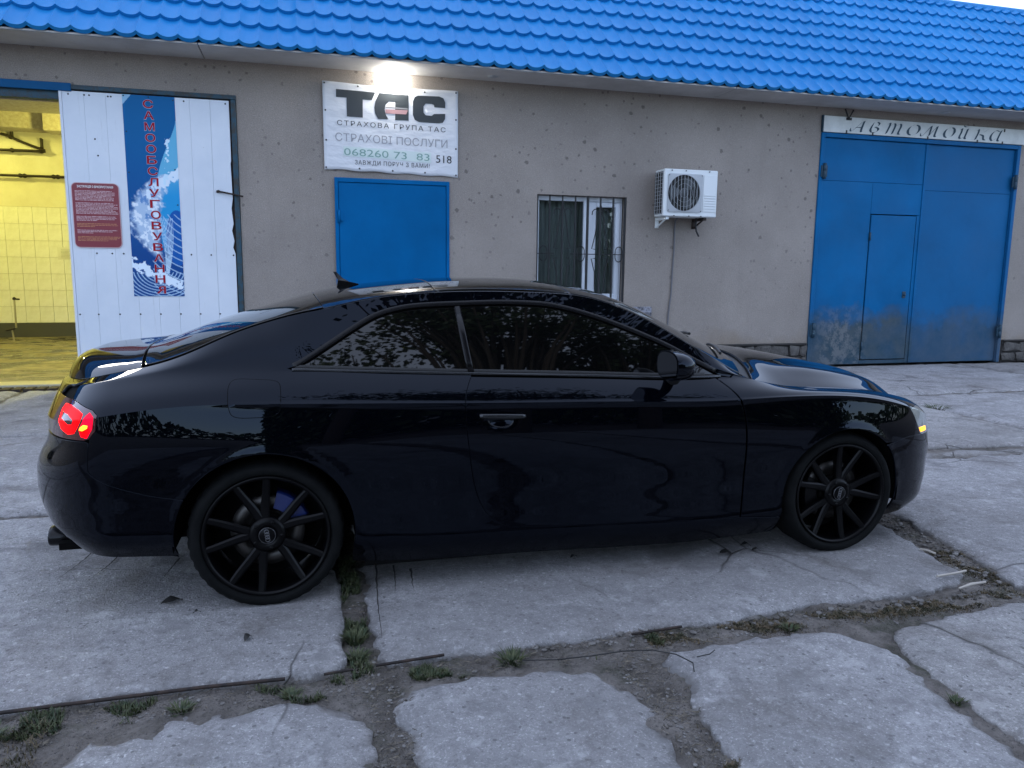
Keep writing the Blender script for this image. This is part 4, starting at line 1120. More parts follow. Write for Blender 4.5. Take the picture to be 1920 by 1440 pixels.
# near row: worn plates with rounded corners
slab([(-0.98,-3),(0.17,-3),(0.17,1.99),(0.17,2.12),(0.155,2.24),(0.13,2.33),(0.07,2.405),(-0.03,2.425),(-0.24,2.435),(-0.40,2.43),(-0.56,2.39),(-0.66,2.36),(-0.74,2.29),(-0.79,2.2),(-0.86,2.0)], -0.012, 0.045, 0.016, 0.045)
slab([(0.30,-3),(1.04,-3),(1.03,1.78),(1.05,1.94),(1.055,2.10),(1.05,2.19),(1.01,2.29),(0.94,2.375),(0.82,2.425),(0.68,2.45),(0.47,2.45),(0.34,2.435),(0.265,2.38),(0.235,2.32),(0.27,2.265),(0.285,2.09),(0.30,1.94)], -0.008, 0.045, 0.016, 0.04)
slab([(1.17,-3),(2.10,-3),(2.055,1.63),(2.055,1.78),(2.06,1.91),(2.11,2.11),(2.13,2.25),(2.07,2.34),(2.03,2.405),(1.9,2.465),(1.54,2.46),(1.31,2.435),(1.235,2.38),(1.25,2.23),(1.19,2.06),(1.185,1.95),(1.165,1.8)], -0.006, 0.045, 0.016, 0.04)
slab([(2.13,-3),(3.10,-3),(3.08,1.5),(3.08,2.40),(2.98,2.48),(2.65,2.445),(2.31,2.41),(2.22,2.34),(2.15,2.24),(2.13,2.1),(2.085,1.9),(2.08,1.7)], -0.010, 0.045, 0.012, 0.03, 'slab_b')
slab([(3.20,-3),(6.0,-3),(6.0,2.40),(3.25,2.46),(3.17,2.38)], -0.006, 0.08, 0.014, 0.035)
slab([(-4.2,-3),(-1.30,-3),(-1.25,2.30),(-1.4,2.42),(-4.2,2.42)], -0.02, 0.08, 0.016, 0.04)
# second row, under the car
slab([(-3.0,2.585),(-0.2,2.585),(0.08,2.59),(0.118,2.64),(0.122,4.66),(-3.0,4.70)], 0.0, 0.05, 0.008, 0.022, drop=0.02)
slab([(0.215,2.63),(0.26,2.585),(0.7,2.60),(1.1,2.59),(1.6,2.60),(2.2,2.635),(2.75,2.655),(2.93,2.70),(3.0,2.80),(3.06,3.1),(3.16,3.47),(3.19,4.68),(0.215,4.66)], 0.0, 0.05, 0.016, 0.05, drop=0.028)
slab([(3.13,2.60),(6.3,2.56),(6.3,4.70),(3.36,4.69),(3.33,3.5),(3.26,3.1)], -0.004, 0.06, 0.02, 0.05)
slab([(6.42,2.56),(9.6,2.56),(9.6,4.70),(6.42,4.70)], -0.002, 0.09, 0.014, 0.04)
# narrow broken strip and the rows behind the car
slab([(3.3,4.735),(4.7,4.735),(5.55,4.70),(7.8,4.72),(7.8,4.86),(5.8,4.86),(4.9,4.93),(3.3,4.94)], -0.014, 0.05, 0.018, 0.05, 'slab_b')
slab([(3.30,5.0),(4.9,5.01),(5.78,4.91),(6.385,4.90),(6.39,5.43),(6.405,6.63),(6.41,7.27),(3.30,7.26)], 0.0, 0.08, 0.012, 0.04, 'slab_b')
slab([(6.44,4.90),(9.7,4.90),(9.7,7.28),(6.445,7.28)], -0.006, 0.09, 0.012, 0.035)
slab([(0.20,4.76),(3.22,4.78),(3.24,7.25),(0.20,7.24)], 0.0, 0.1, 0.014, 0.03, 'slab_b')
slab([(-3.0,4.76),(0.13,4.76),(0.13,6.95),(-3.0,6.99)], 0.002, 0.07, 0.012, 0.035)
slab([(-6.2,2.6),(-3.05,2.6),(-3.05,6.98),(-6.2,6.98)], 0.0, 0.12, 0.014, 0.03)
slab([(-6.2,7.07),(-3.1,7.05),(-3.1,9.56),(-6.2,9.56)], 0.002, 0.09, 0.012, 0.03, 'slab_b')
slab([(-3.04,7.05),(0.1,7.02),(0.1,9.57),(-3.04,9.56)], 0.0, 0.07, 0.014, 0.035, 'slab_b')
slab([(0.2,7.32),(3.25,7.33),(3.27,9.80),(0.2,9.80)], 0.002, 0.12, 0.014, 0.03, 'slab_b')
slab([(3.35,7.33),(6.40,7.34),(6.38,9.80),(3.35,9.80)], -0.002, 0.1, 0.014, 0.03, 'slab_b')
slab([(6.46,7.34),(9.9,7.36),(9.9,9.80),(6.46,9.80)], 0.002, 0.09, 0.016, 0.04)
slab([(9.98,2.56),(13.2,2.56),(13.2,7.28),(9.80,7.28)], 0.0, 0.15, 0.014, 0.04)
slab([(9.98,7.36),(13.2,7.36),(13.2,9.8),(9.98,9.8)], -0.004, 0.12, 0.014, 0.04, 'slab_b')

# loose stones lying in the joints, grass and moss in the joints
def in_joint():
    r = random.random()
    if r < 0.34: return random.uniform(-1.6, 3.1), random.uniform(2.44, 2.60)
    if r < 0.50: return random.uniform(1.05, 1.22), random.uniform(1.6, 2.45)
    if r < 0.60: return random.uniform(0.16, 0.29), random.uniform(1.7, 2.5)
    if r < 0.84:
        t = random.random(); y = 2.5+1.25*t; return 3.03+0.18*min(1, (y-2.6)/0.9)+random.gauss(0.06, 0.09), y
    if r < 0.92: return random.uniform(-1.3, -0.75), random.uniform(1.9, 2.45)
    return random.uniform(0.11, 0.22), random.uniform(2.55, 4.2)
ico = bmesh.new(); bmesh.ops.create_icosphere(ico, subdivisions=1, radius=1.0)
iv = [q.co.copy() for q in ico.verts]; ico.verts.index_update(); if_ = [[q.index for q in f.verts] for f in ico.faces]; ico.free()
gb = MB()
for _ in range(3200):
    x, y = in_joint(); r = random.choice((0.002, 0.0025, 0.003, 0.004, 0.005, 0.0075))*random.uniform(0.7, 1.2)
    ax = Vector((random.uniform(.7, 1.4), random.uniform(.6, 1.2), random.uniform(.35, .7)))
    a = random.uniform(0, 6.3); cz = bed(x, y)+r*0.25
    pts = []
    for q in iv:
        j = 1+0.3*noise.noise(q*2+Vector((x*40, y*40, 0)))
        px, py, pz = q.x*ax.x*j*r, q.y*ax.y*j*r, q.z*ax.z*j*r
        pts.append((x+px*math.cos(a)-py*math.sin(a), y+px*math.sin(a)+py*math.cos(a), cz+pz))
    gb.add(pts, if_, False)
tag(gb.build("joint_gravel", M['pebble'], recalc=False), kind="stuff")
# bigger crumbled concrete at the broken slab edges
cb = MB()
for _ in range(150):
    if random.random() < 0.55: x, y = random.uniform(0.75, 2.9), random.gauss(2.585, 0.022)
    else:
        y = random.uniform(2.65, 3.6); x = 3.06+0.12*(y-2.7)+random.gauss(0.03, 0.06)
    r = random.uniform(0.006, 0.015); a = random.uniform(0, 6.3)
    pts = []
    for q in iv:
        j = 1+0.5*noise.noise(q*1.7+Vector((x*30, y*30, 0)))
        px, py, pz = q.x*1.3*j*r, q.y*j*r, q.z*0.6*j*r
        pts.append((x+px*math.cos(a)-py*math.sin(a), y+px*math.sin(a)+py*math.cos(a), max(bed(x, y), -0.03)+r*0.35+pz))
    cb.add(pts, if_, False)
tag(cb.build("concrete_rubble", M['pebble']), kind="stuff")

def blade(mb, x, y, z, h, lean, a, w):
    dx, dy = math.cos(a)*lean, math.sin(a)*lean
    wx, wy = -math.sin(a)*w, math.cos(a)*w
    mb.add([(x-wx, y-wy, z), (x+wx, y+wy, z), (x+dx*.45+wx*.8, y+dy*.45+wy*.8, z+h*.62), (x+dx*.45-wx*.8, y+dy*.45-wy*.8, z+h*.62), (x+dx, y+dy, z+h)], [(0, 1, 2, 3), (3, 2, 4)])
def strip_grass(n, fx, hmin, hmax, m, name):
    mb = MB()
    for _ in range(n):
        x, y = fx()
        h = random.uniform(hmin, hmax)
        blade(mb, x, y, bed(x, y)-0.002, h, random.uniform(0.2, 1.4)*h, random.uniform(0, 6.28), random.uniform(0.0012, 0.0028))
    o = mb.build(name, M[m], recalc=False); tag(o, kind="stuff"); return o
def clumped(fx, s, th):
    def f():
        for _ in range(40):
            x, y = fx()
            if fn(x, y, s, (2, 6)) > th: return x, y
        return x, y
    return f
jy = lambda a, b, y0, y1: (lambda: (random.uniform(a, b), random.uniform(y0, y1)))
gm_ = MB()
strip_grass(11000, clumped(lambda: (random.uniform(1.25, 3.0), 2.50+random.gauss(0.035, 0.025)+0.03*max(0, random.random()-.4)), 5, -0.05), 0.003, 0.013, 'dry', "joint_moss")
strip_grass(2600, clumped(jy(0.125, 0.205, 2.5, 3.7), 6, -0.1), 0.006, 0.03, 'grass', "joint_grass")
strip_grass(2200, clumped(jy(-1.3, 0.1, 2.44, 2.56), 5, 0.0), 0.006, 0.028, 'grass', "joint_grass")
strip_grass(5000, clumped(lambda: (3.10+0.14*random.random()+random.gauss(0, 0.03), random.uniform(2.5, 3.4)), 5, 0.0), 0.003, 0.014, 'dry', "joint_moss")
strip_grass(3000, clumped(jy(1.05, 1.2, 1.6, 2.2), 5, 0.05), 0.003, 0.014, 'dry', "joint_moss")
strip_grass(1500, clumped(jy(0.3, 1.3, 2.46, 2.57), 5, 0.12), 0.005, 0.024, 'grass', "joint_grass")
strip_grass(900, clumped(jy(-1.4, -0.8, 2.2, 2.5), 5, 0.0), 0.005, 0.03, 'dry', "joint_moss")

lt = MB()
for _ in range(2600):
    x, y = in_joint()
    x += random.gauss(0, .02); y += random.gauss(0, .015)
    L = random.uniform(0.008, 0.045); a = random.gauss(0.3, 0.9); w = random.uniform(0.0006, 0.0016)
    z = bed(x, y)+random.uniform(0.003, 0.010); dx, dy = math.cos(a)*L, math.sin(a)*L; nx_, ny_ = -math.sin(a)*w, math.cos(a)*w
    k = random.uniform(-.25, .25)
    lt.add([(x-nx_, y-ny_, z), (x+nx_, y+ny_, z), (x+dx*.5+k*dy+nx_, y+dy*.5-k*dx+ny_, z+random.uniform(0, .006)), (x+dx*.5+k*dy-nx_, y+dy*.5-k*dx-ny_, z+.002), (x+dx, y+dy, z-.001)], [(0, 1, 2, 3), (3, 2, 4)])
tag(lt.build("straw_litter", M['straw'], recalc=False), kind="stuff")

def tuft(x, y, r, h, n, lab, m='grass'):
    mb = MB()
    for _ in range(int(n*0.75)):
        a = random.uniform(0, 6.28); q = r*math.sqrt(random.random())*0.6
        hh = h*random.uniform(0.3, 0.85)
        blade(mb, q*math.cos(a), q*math.sin(a), -0.012, hh, r*random.uniform(0.2, 0.9), a+random.uniform(-.5, .5), random.uniform(0.0022, 0.0045))
    o = mb.build("weed_tuft", M[m], recalc=False); o.location = (x, y, min(bed(x, y)+0.012, 0)); tag(o, lab, "weed", "weeds growing in the slab joints"); return o
tuft(0.70, 2.52, 0.06, 0.045, 150, "bushy weed in the near joint right of the grassy cross joint")
tuft(0.155, 2.80, 0.055, 0.055, 190, "green weed tuft in the cross joint near the rear wheel")
tuft(0.152, 2.68, 0.05, 0.045, 130, "small tuft at the foot of the grassy cross joint")
tuft(6.46, 6.50, 0.15, 0.075, 260, "weed clump in the slab joint beyond the car's front bumper")
tuft(2.085, 1.90, 0.035, 0.028, 60, "tiny weed in the crack between the two right near slabs")
tuft(-0.42, 2.475, 0.045, 0.03, 90, "low weed beside the steel rod at the slab edge")
tuft(-0.08, 2.50, 0.04, 0.03, 90, "low weed near the end of the steel rod")
tuft(1.86, 2.50, 0.04, 0.03, 80, "leafy weed in the mossy joint before the front wheel")
tuft(-0.95, 2.46, 0.05, 0.04, 100, "leftmost weed, in the dirt at the photo's edge")

# dead leaves and other litter
def leaf_litter(x, y, L, w, a, lab):
    n = 7; vs_, fs_ = [], []
    for i in range(n):
        t = i/(n-1); ww = w*math.sin(math.pi*min(1, t*1.02+0.0))**0.8
        z = 0.006+0.012*math.sin(t*3.0)
        vs_ += [(L*(t-.5), -ww, z+0.010*fn(t*3, x*7)), (L*(t-.5), 0, z-0.003), (L*(t-.5), ww, z+0.012*fn(t*4, y*9))]
        if i: fs_ += [[3*i-3, 3*i, 3*i+1, 3*i-2], [3*i-2, 3*i+1, 3*i+2, 3*i-1]]
    o = new_obj("fallen_leaf", vs_, fs_, M['deadleaf'], None, True); o.location = (x, y, 0.002); o.rotation_euler = (0, 0, a)
    tag(o, lab, "leaf", "dark dead leaves on the concrete"); return o
leaf_litter(-0.57, 3.285, 0.085, 0.022, 0.35, "largest dead leaf on the slab behind the rear wheel")
leaf_litter(-0.455, 3.145, 0.03, 0.008, 0.1, "tiny dead leaf left of the rear tyre")
leaf_litter(2.00, 3.225, 0.065, 0.03, -0.4, "widest dark leaf on the slab before the front tyre")
leaf_litter(2.16, 3.305, 0.055, 0.02, -0.3, "dark leaf deepest in the shade by the front tyre")
leaf_litter(2.17, 3.225, 0.045, 0.013, -0.4, "small dark leaf closest to the front tyre")
leaf_litter(1.24, 3.355, 0.04, 0.014, 0.0, "small dark leaf under the door, midway between the wheels")
leaf_litter(-0.24, 2.87, 0.04, 0.016, 0.9, "crumpled dead leaf below the rear tyre")
def stick(pts, r, lab, m='wood_pale', nm="twig", cat="twig"):
    o = MB().tube(pts, r, 6).build(nm, M[m]); tag(o, lab, cat); return o
stick([(2.80, 2.725, 0.012), (2.92, 2.735, 0.012), (2.99, 2.75, 0.01)], 0.006, "straight pale twig by the slab corner", 'wood_pale')
stick([(2.80, 2.60, 0.006), (2.88, 2.612, 0.012), (2.96, 2.612, 0.014)], [0.004, 0.008, 0.005], "forked pale stick lying just below the straight twig", 'wood_pale')
stick([(3.02, 3.06, 0.0), (3.03, 3.03, 0.006), (3.05, 2.99, 0.0)], 0.006, "short white chip of wood beside the front wheel joint", 'wood_pale', "wood_chip", "wood chip")
stick([(-1.6, 2.568, -0.010), (-0.82, 2.570, -0.006), (-0.37, 2.572, -0.006), (-0.10, 2.571, -0.012)], 0.0065, "long rusty steel rod along the front edge of the slab", 'steel_rusty', "steel_rod", "rod")
stick([(0.03, 2.569, -0.012), (0.13, 2.575, -0.010)], 0.005, "short rusty rod end beside the grassy cross joint", 'steel_rusty', "steel_rod", "rod")
stick([(0.21, 2.578, -0.008), (0.46, 2.588, -0.004)], 0.0055, "rusty rod at the slab edge right of the cross joint", 'steel_rusty', "steel_rod", "rod")
stick([(1.20, 2.575, -0.008), (1.42, 2.585, -0.006)], 0.0055, "rusty rod at the mossy broken slab edge", 'steel_rusty', "steel_rod", "rod")
wp = [(0.72, 2.455), (0.84, 2.43), (0.98, 2.425), (1.10, 2.43), (1.21, 2.41), (1.28, 2.36), (1.31, 2.29), (1.285, 2.235)]
stick([(x, y, 0.010) for x, y in wp], 0.0022, "thin dark wire curling over the middle near slab", 'rubber', "wire", "wire")
stick([(1.345, 2.325, 0.010), (1.40, 2.33, 0.011), (1.435, 2.355, 0.010)], 0.002, "short bent wire lying on the near slab", 'rubber', "wire", "wire")

for L in ([(0.295, 3.497), (0.264, 3.083), (0.249, 2.748)], [(0.375, 3.465), (0.351, 3.172)], [(0.448, 3.407), (0.427, 3.165)],
          [(-0.611, 3.799), (-0.655, 3.523)], [(-0.901, 3.891), (-0.923, 3.759), (-0.958, 3.64)], [(-1.027, 4.03), (-1.055, 3.838), (-1.099, 3.656)]):
    n_ = 24; vs_, fs_ = [], []
    for i in range(n_+1):
        t = i/n_*(len(L)-1); k = min(int(t), len(L)-2); f = t-k
        x = L[k][0]+(L[k+1][0]-L[k][0])*f+0.004*fn(t*9, L[0][0]*20, 1.0); y = L[k][1]+(L[k+1][1]-L[k][1])*f
        w = 0.0045*(1.15-i/n_)*(0.7+0.8*abs(fn(x, y, 25)))
        vs_ += [(x-w, y, 0.0062), (x+w, y, 0.0062)]
        if i: fs_.append([2*i-2, 2*i-1, 2*i+1, 2*i])
    new_obj("slab_crack", vs_, fs_, M['crack'], ground)
# ================================================================== CAR
LOCALS.add("parked_coupe")
car = empty("parked_coupe", (-0.16645, 4.05944, 0), None, -0.00801)
tag(car, "glossy black two-door coupe with black wheels and lit red tail lamp", "car")
WB = 2.751

class Curve:
    """smoothed curve through measured points"""
    def __init__(s, pts, lam=0.0, n=240):
        xs_, ys_ = np.array(pts, float).T
        s.x0, s.x1 = xs_[0], xs_[-1]
        s.g = np.linspace(s.x0, s.x1, n); h = s.g[1]-s.g[0]
        A = np.zeros((n, n)); b = np.zeros(n)
        for x, y in zip(xs_, ys_):
            t = (x-s.x0)/h; i = min(int(t), n-2); f = t-i
            w = np.zeros(n); w[i] = 1-f; w[i+1] = f
            A += np.outer(w, w); b += w*y
        D = np.zeros((n-3, n))
        for i in range(n-3): D[i, i:i+4] = (-1, 3, -3, 1)
        D2 = np.zeros((n-2, n))
        for i in range(n-2): D2[i, i:i+3] = (1, -2, 1)
        k = (lam+1e-7)
        s.y = np.linalg.solve(A + k*(D.T@D)/h**5*h + 1e-9*(D2.T@D2)/h**3, b)
        s.d = np.gradient(s.y, h); s.h = h; s.n = n
    def __call__(s, x):
        x = np.clip(np.asarray(x, float), s.x0, s.x1)
        t = (x-s.x0)/s.h; i = np.minimum(t.astype(int), s.n-2); f = t-i
        a, b, c, d = s.y[i], s.y[i+1], s.d[i]*s.h, s.d[i+1]*s.h
        return a*(1+2*f)*(1-f)**2+c*f*(1-f)**2+b*f*f*(3-2*f)-d*f*f*(1-f)

LAM = 4e-6
zA = Curve([(-1.0,.912),(-.88,.912),(-.76,.918),(-.62,.952),(-.51,.974),(-.41,.999),(-.31,1.033),(-.155,1.104),(-.067,1.139),(.02,1.166),(.15,1.203),(.255,1.222),(.373,1.251),(.482,1.271),(.705,1.294),(.936,1.302),(1.17,1.299),(1.356,1.290),(1.50,1.268),(1.621,1.226),(1.735,1.176),(1.851,1.112),(1.966,1.042),(2.09,.973),(2.21,.910),(2.30,.874),(2.42,.842),(2.55,.829),(2.70,.823),(2.88,.811),(3.08,.777),(3.28,.714),(3.42,.66),(3.6,.60)], LAM)
wA = Curve([(-1.0,.585),(-.85,.60),(-.62,.645),(-.41,.672),(-.155,.668),(.02,.650),(.255,.622),(.482,.608),(.936,.602),(1.356,.604),(1.67,.64),(1.85,.70),(2.0,.752),(2.12,.763),(2.22,.757),(2.32,.750),(2.45,.750),(2.70,.752),(2.9,.745),(3.1,.728),(3.3,.70),(3.6,.66)], LAM)
zC = Curve([(-1.05,.862),(-.95,.865),(-.8,.880),(-.6,.910),(-.4,.938),(-.15,.962),(.117,.973),(.45,.958),(.875,.941),(1.4,.920),(1.81,.902),(2.05,.896),(2.2,.878),(2.35,.855),(2.55,.832),(2.75,.820),(3.0,.792),(3.3,.728),(3.6,.66)], LAM)
wC = Curve([(-1.05,.68),(-.9,.70),(-.6,.765),(-.3,.792),(0,.80),(.4,.803),(.9,.806),(1.5,.808),(2.0,.808),(2.3,.813),(2.7,.826),(3.0,.810),(3.3,.765),(3.6,.70)], LAM)
zD = Curve([(-1.05,.76),(-.95,.765),(-.6,.82),(-.143,.858),(.06,.853),(.446,.840),(.862,.826),(1.3,.817),(1.657,.808),(1.905,.800),(2.146,.801),(2.32,.807),(2.493,.810),(2.667,.807),(2.847,.791),(2.988,.767),(3.133,.730),(3.35,.665),(3.6,.60)], LAM)
wD = Curve([(-1.05,.80),(-.9,.83),(-.6,.885),(-.2,.908),(.1,.910),(.5,.903),(1.2,.900),(1.9,.901),(2.4,.908),(2.75,.910),(3.0,.895),(3.3,.86),(3.6,.80)], LAM)
zK = Curve([(-1.05,.25),(-.8,.235),(-.5,.225),(-.3,.215),(.4,.13),(.8,.112),(2.3,.102),(2.9,.135),(3.2,.135),(3.6,.125)], LAM)
def bump01(x, a, b, s):     # 1 between a and b, smooth shoulders
    f = lambda t: np.clip(t, 0, 1)**2*(3-2*np.clip(t, 0, 1))
    return f((x-a)/s)*f((b-x)/s)
# the side glass lies on one gently curved sheet: half-width as a function of height
def glass_w(z):
    t = (z-.94)/.36
    return .806-.49*(z-.94)+.007*4*t*(1-t)
_wA, _wC = wA, wC
def in_glass(x): return bump01(np.asarray(x, float), -.02, 2.22, .26)
def wA(x):
    m_ = in_glass(x); return _wA(x)*(1-m_)+glass_w(zA(x))*m_
def wC(x):
    m_ = in_glass(x); return _wC(x)*(1-m_)+glass_w(zC(x))*m_
ROWV = np.array([0.0, 0.9, 1.8, 2.2, 2.6, 3.1, 3.6, 4.0, 4.25, 4.5, 4.85, 5.1])
KIND = 'ABCcDEFGHIJK'
FR = dict(E=.80, F=.62, G=.45, H=.35, I=.255, J=.115, K=0.0)
CAPR = dict(A=.885, B=.897, C=.912, c=.928, D=.948, E=.962, F=1.012, G=1.024, H=1.02, I=1.005, J=.96, K=.88)
CAPF = dict(A=3.46, B=3.50, C=3.535, c=3.565, D=3.59, E=3.615, F=3.63, G=3.635, H=3.635, I=3.62, J=3.59, K=3.52)
XR, XF = -0.57, 2.95
NR, NF = 2.2, 2.8
def rowpt(kd, x, side_w=None):
    x = np.asarray(x, float)
    if kd == 'A': return wA(x), zA(x)
    if kd == 'C': return wC(x), zC(x)
    if kd == 'D': return wD(x), zD(x)
    if kd == 'B':
        a, za, c, zc_ = wA(x), zA(x), wC(x), zC(x)
        L = np.hypot(c-a, zc_-za)+1e-6
        k = 0.0045+0.02*L                        # outward swell
        nx_, nz_ = (za-zc_)/L, (c-a)/L
        m_ = in_glass(x); zb_ = (za+zc_)/2
        return ((a+c)/2+nx_*k)*(1-m_)+glass_w(zb_)*m_, (zb_+nz_*k)*(1-m_)+zb_*m_
    if kd == 'c':
        c, zc_, d, zd = wC(x), zC(x), wD(x), zD(x)
        t = 0.55
        L = np.hypot(d-c, zd-zc_)
        k = 0.006+0.03*np.maximum(L-0.12, 0)
        nx_, nz_ = (zc_-zd)/L, (d-c)/L
        return c+(d-c)*t+nx_*k, zc_+(zd-zc_)*t+nz_*k
    zk, zd, wd = zK(x), zD(x), wD(x)
    z = zk+FR[kd]*(zd-zk)
    mid = bump01(x, 0.33, 2.45, 0.55)
    flare = 0.010*(np.exp(-((x)/0.42)**2)+np.exp(-((x-WB)/0.42)**2))
    off = {'E': .011, 'F': .010, 'G': .000, 'H': -.002, 'I': -.004, 'J': -.018, 'K': -.07}[kd]
    offm = {'E': .011, 'F': .008, 'G': -.003, 'H': -.004, 'I': -.003, 'J': -.012, 'K': -.06}[kd]
    return wd+off+(offm-off)*mid+flare*(kd in 'EF'), z
def cardinal(kn):
    """natural cubic spline second-derivative operator"""
    n = len(kn); A = np.zeros((n, n)); B = np.zeros((n, n)); h = np.diff(kn)
    A[0, 0] = A[-1, -1] = 1
    for i in range(1, n-1):
        A[i, i-1], A[i, i], A[i, i+1] = h[i-1]/6, (h[i-1]+h[i])/3, h[i]/6
        B[i, i-1], B[i, i], B[i, i+1] = 1/h[i-1], -1/h[i-1]-1/h[i], 1/h[i]
    return np.linalg.solve(A, B)
K1, K2 = ROWV[:5], ROWV[4:]
C1, C2 = cardinal(K1), cardinal(K2)
K1a, K1b = ROWV[:3], ROWV[2:5]
C1a, C1b = cardinal(K1a), cardinal(K1b)
def vweights(v, split=False):
    v = np.clip(np.asarray(v, float), 0, ROWV[-1]); W = np.zeros((len(v), 12))
    segs = ((v <= ROWV[4], K1, C1, 0), (v > ROWV[4], K2, C2, 4))
    if split: segs = ((v <= ROWV[2], K1a, C1a, 0), ((v > ROWV[2]) & (v <= ROWV[4]), K1b, C1b, 2), (v > ROWV[4], K2, C2, 4))
    for sel, kn, Cm, off in segs:
        vv = v[sel]
        i = np.clip(np.searchsorted(kn, vv, side='right')-1, 0, len(kn)-2)
        h = kn[i+1]-kn[i]; a = (kn[i+1]-vv)/h; b = 1-a
        w = np.zeros((len(vv), len(kn))); r = np.arange(len(vv))
        w[r, i] += a; w[r, i+1] += b
        w += ((a**3-a)*h*h/6)[:, None]*Cm[i]+((b**3-b)*h*h/6)[:, None]*Cm[i+1]
        W[np.ix_(sel, range(off, off+len(kn)))] = w
    return W
U0, U1 = 0.16, 0.84
def rowxyz(kd, u):
    u = np.asarray(u, float)
    x = XR+(XF-XR)*(u-U0)/(U1-U0)
    ph = np.clip(u/U0, 0, 1)*np.pi/2
    r = (np.cos(ph)**NR+np.sin(ph)**NR)**(-1/NR); k = CAPR[kd]+XR
    xr = XR-k*np.cos(ph)*r; sr = np.sin(ph)*r
    pf_ = np.clip((1-u)/(1-U1), 0, 1)*np.pi/2
    q = (np.abs(np.cos(pf_))**NF+np.abs(np.sin(pf_))**NF)**(-1/NF); kf = CAPF[kd]-XF
    xf = XF+kf*np.cos(pf_)*q; sf = np.sin(pf_)*q
    X = np.where(u < U0, xr, np.where(u > U1, xf, x))
    w, z = rowpt(kd, X)
    Y = w*np.where(u < U0, sr, np.where(u > U1, sf, 1.0))
    return X, Y, z
ARCH = ((0.0, 0.301, 0.356), (WB, 0.301, 0.340))
def S0(u, v):
    u = np.atleast_1d(np.asarray(u, float)); v = np.atleast_1d(np.asarray(v, float))
    m_ = in_glass(XR+(XF-XR)*(u-U0)/(U1-U0))[:, None]
    W = vweights(v)*(1-m_)+vweights(v, True)*m_; P = np.zeros((len(u), 3))
    for i, kd in enumerate(KIND):
        x, y, z = rowxyz(kd, u)
        P[:, 0] += W[:, i]*x; P[:, 1] += W[:, i]*y; P[:, 2] += W[:, i]*z
    # rolled-out wheel arch lips
    for (ax, az, R) in ARCH:
        d = np.hypot(P[:, 0]-ax, P[:, 2]-az)
        P[:, 1] += 0.006*np.exp(-np.abs((d-R)/0.022)**2.0)*(P[:, 2] < .78)*np.clip((P[:, 2]-.2)/.12, 0, 1)
    # the pressed shoulder line stands a little proud
    rd = (v-ROWV[4]+.012)/.045
    P[:, 1] += 0.0032*np.exp(-rd*rd)*bump01(P[:, 0], -.35, 3.2, .5)
    # scooped cup behind the door pull
    d = ((P[:, 0]-0.985)/0.075)**2+((P[:, 2]-0.748)/0.042)**2
    P[:, 1] -= 0.016*np.where(d < 1, (1-d)**2, 0)
    return P
def S(u, v, off=0.0, e=2e-3, want_n=False):
    P = S0(u, v)
    u = np.atleast_1d(np.asarray(u, float)); v = np.atleast_1d(np.asarray(v, float))
    ua, ub = np.clip(u-e*.5, 0, 1), np.clip(u+e*.5, 0, 1)
    # keep v differences on one side of the shoulder crease
    va, vb = v-e*3, v+e*3
    va = np.where((v > ROWV[4]) & (va < ROWV[4]), ROWV[4]+1e-6, va); vb = np.where((v <= ROWV[4]) & (vb > ROWV[4]), ROWV[4], vb)
    va, vb = np.clip(va, 0, ROWV[-1]), np.clip(vb, 0, ROWV[-1])
    Tu = S0(ub, v)-S0(ua, v); Tv = S0(u, vb)-S0(u, va)
    N = np.cross(Tu, Tv)
    N = -N/np.maximum(np.linalg.norm(N, axis=1, keepdims=True), 1e-12)
    s = np.where((N[:, 1] < 0) & (np.abs(N[:, 1]) > 0.3), -1, 1)[:, None]
    return P+N*off, N
# orientation check: the normal must point outwards (+y here, the mirrored right side)
_p, _n = S(np.array([0.5]), np.array([3.3]))
NSGN = 1.0 if _n[0, 1] > 0 else -1.0

# inverse map (x, z) -> (u, v)
_gu, _gv = np.meshgrid(np.linspace(0.02, 0.98, 321), np.linspace(0, ROWV[-1], 205))
_G = S0(_gu.ravel(), _gv.ravel())
def inv(x, z):
    d = (_G[:, 0]-x)**2+(_G[:, 2]-z)**2
    k = int(np.argmin(d)); u, v = _gu.ravel()[k], _gv.ravel()[k]
    for _ in range(12):
        p = S0([u], [v])[0]; r = np.array([x-p[0], z-p[2]])
        if np.hypot(*r) < 1e-5: break
        a = (S0([u+1e-4], [v])[0]-p)/1e-4; b = (S0([u], [v+1e-3])[0]-p)/1e-3
        J = np.array([[a[0], b[0]], [a[2], b[2]]])
        try: s = np.linalg.solve(J, r)
        except np.linalg.LinAlgError: break
        s = np.clip(s, -0.03, 0.03)
        u, v = min(max(u+s[0], 0.0), 1.0), min(max(v+s[1], 0.0), ROWV[-1])
    return u, v
def invu(x, v):
    """u on the line v=const with this x"""
    lo, hi = 0.0, 1.0
    for _ in range(44):
        m_ = (lo+hi)/2
        if S0([m_], [v])[0][0] < x: lo = m_
        else: hi = m_
    return (lo+hi)/2
def invcap(y, z, rear=True):
    """(y, z) on an end cap"""
    u, v = (0.06 if rear else 0.94), 3.0
    for _ in range(40):
        p = S0([u], [v])[0]; r = np.array([y-p[1], z-p[2]])
        a = (S0([u+1e-4], [v])[0]-p)/1e-4; b = (S0([u], [v+1e-3])[0]-p)/1e-3
        J = np.array([[a[1], b[1]], [a[2], b[2]]])
        try: s = np.linalg.solve(J, r)
        except np.linalg.LinAlgError: break
        s = np.clip(s, -0.03, 0.03); s[1] = np.clip(s[1]*1.0, -0.2, 0.2)
        u, v = min(max(u+s[0], 0.0), 1.0), min(max(v+s[1], 0.0), ROWV[-1])
    return u, v

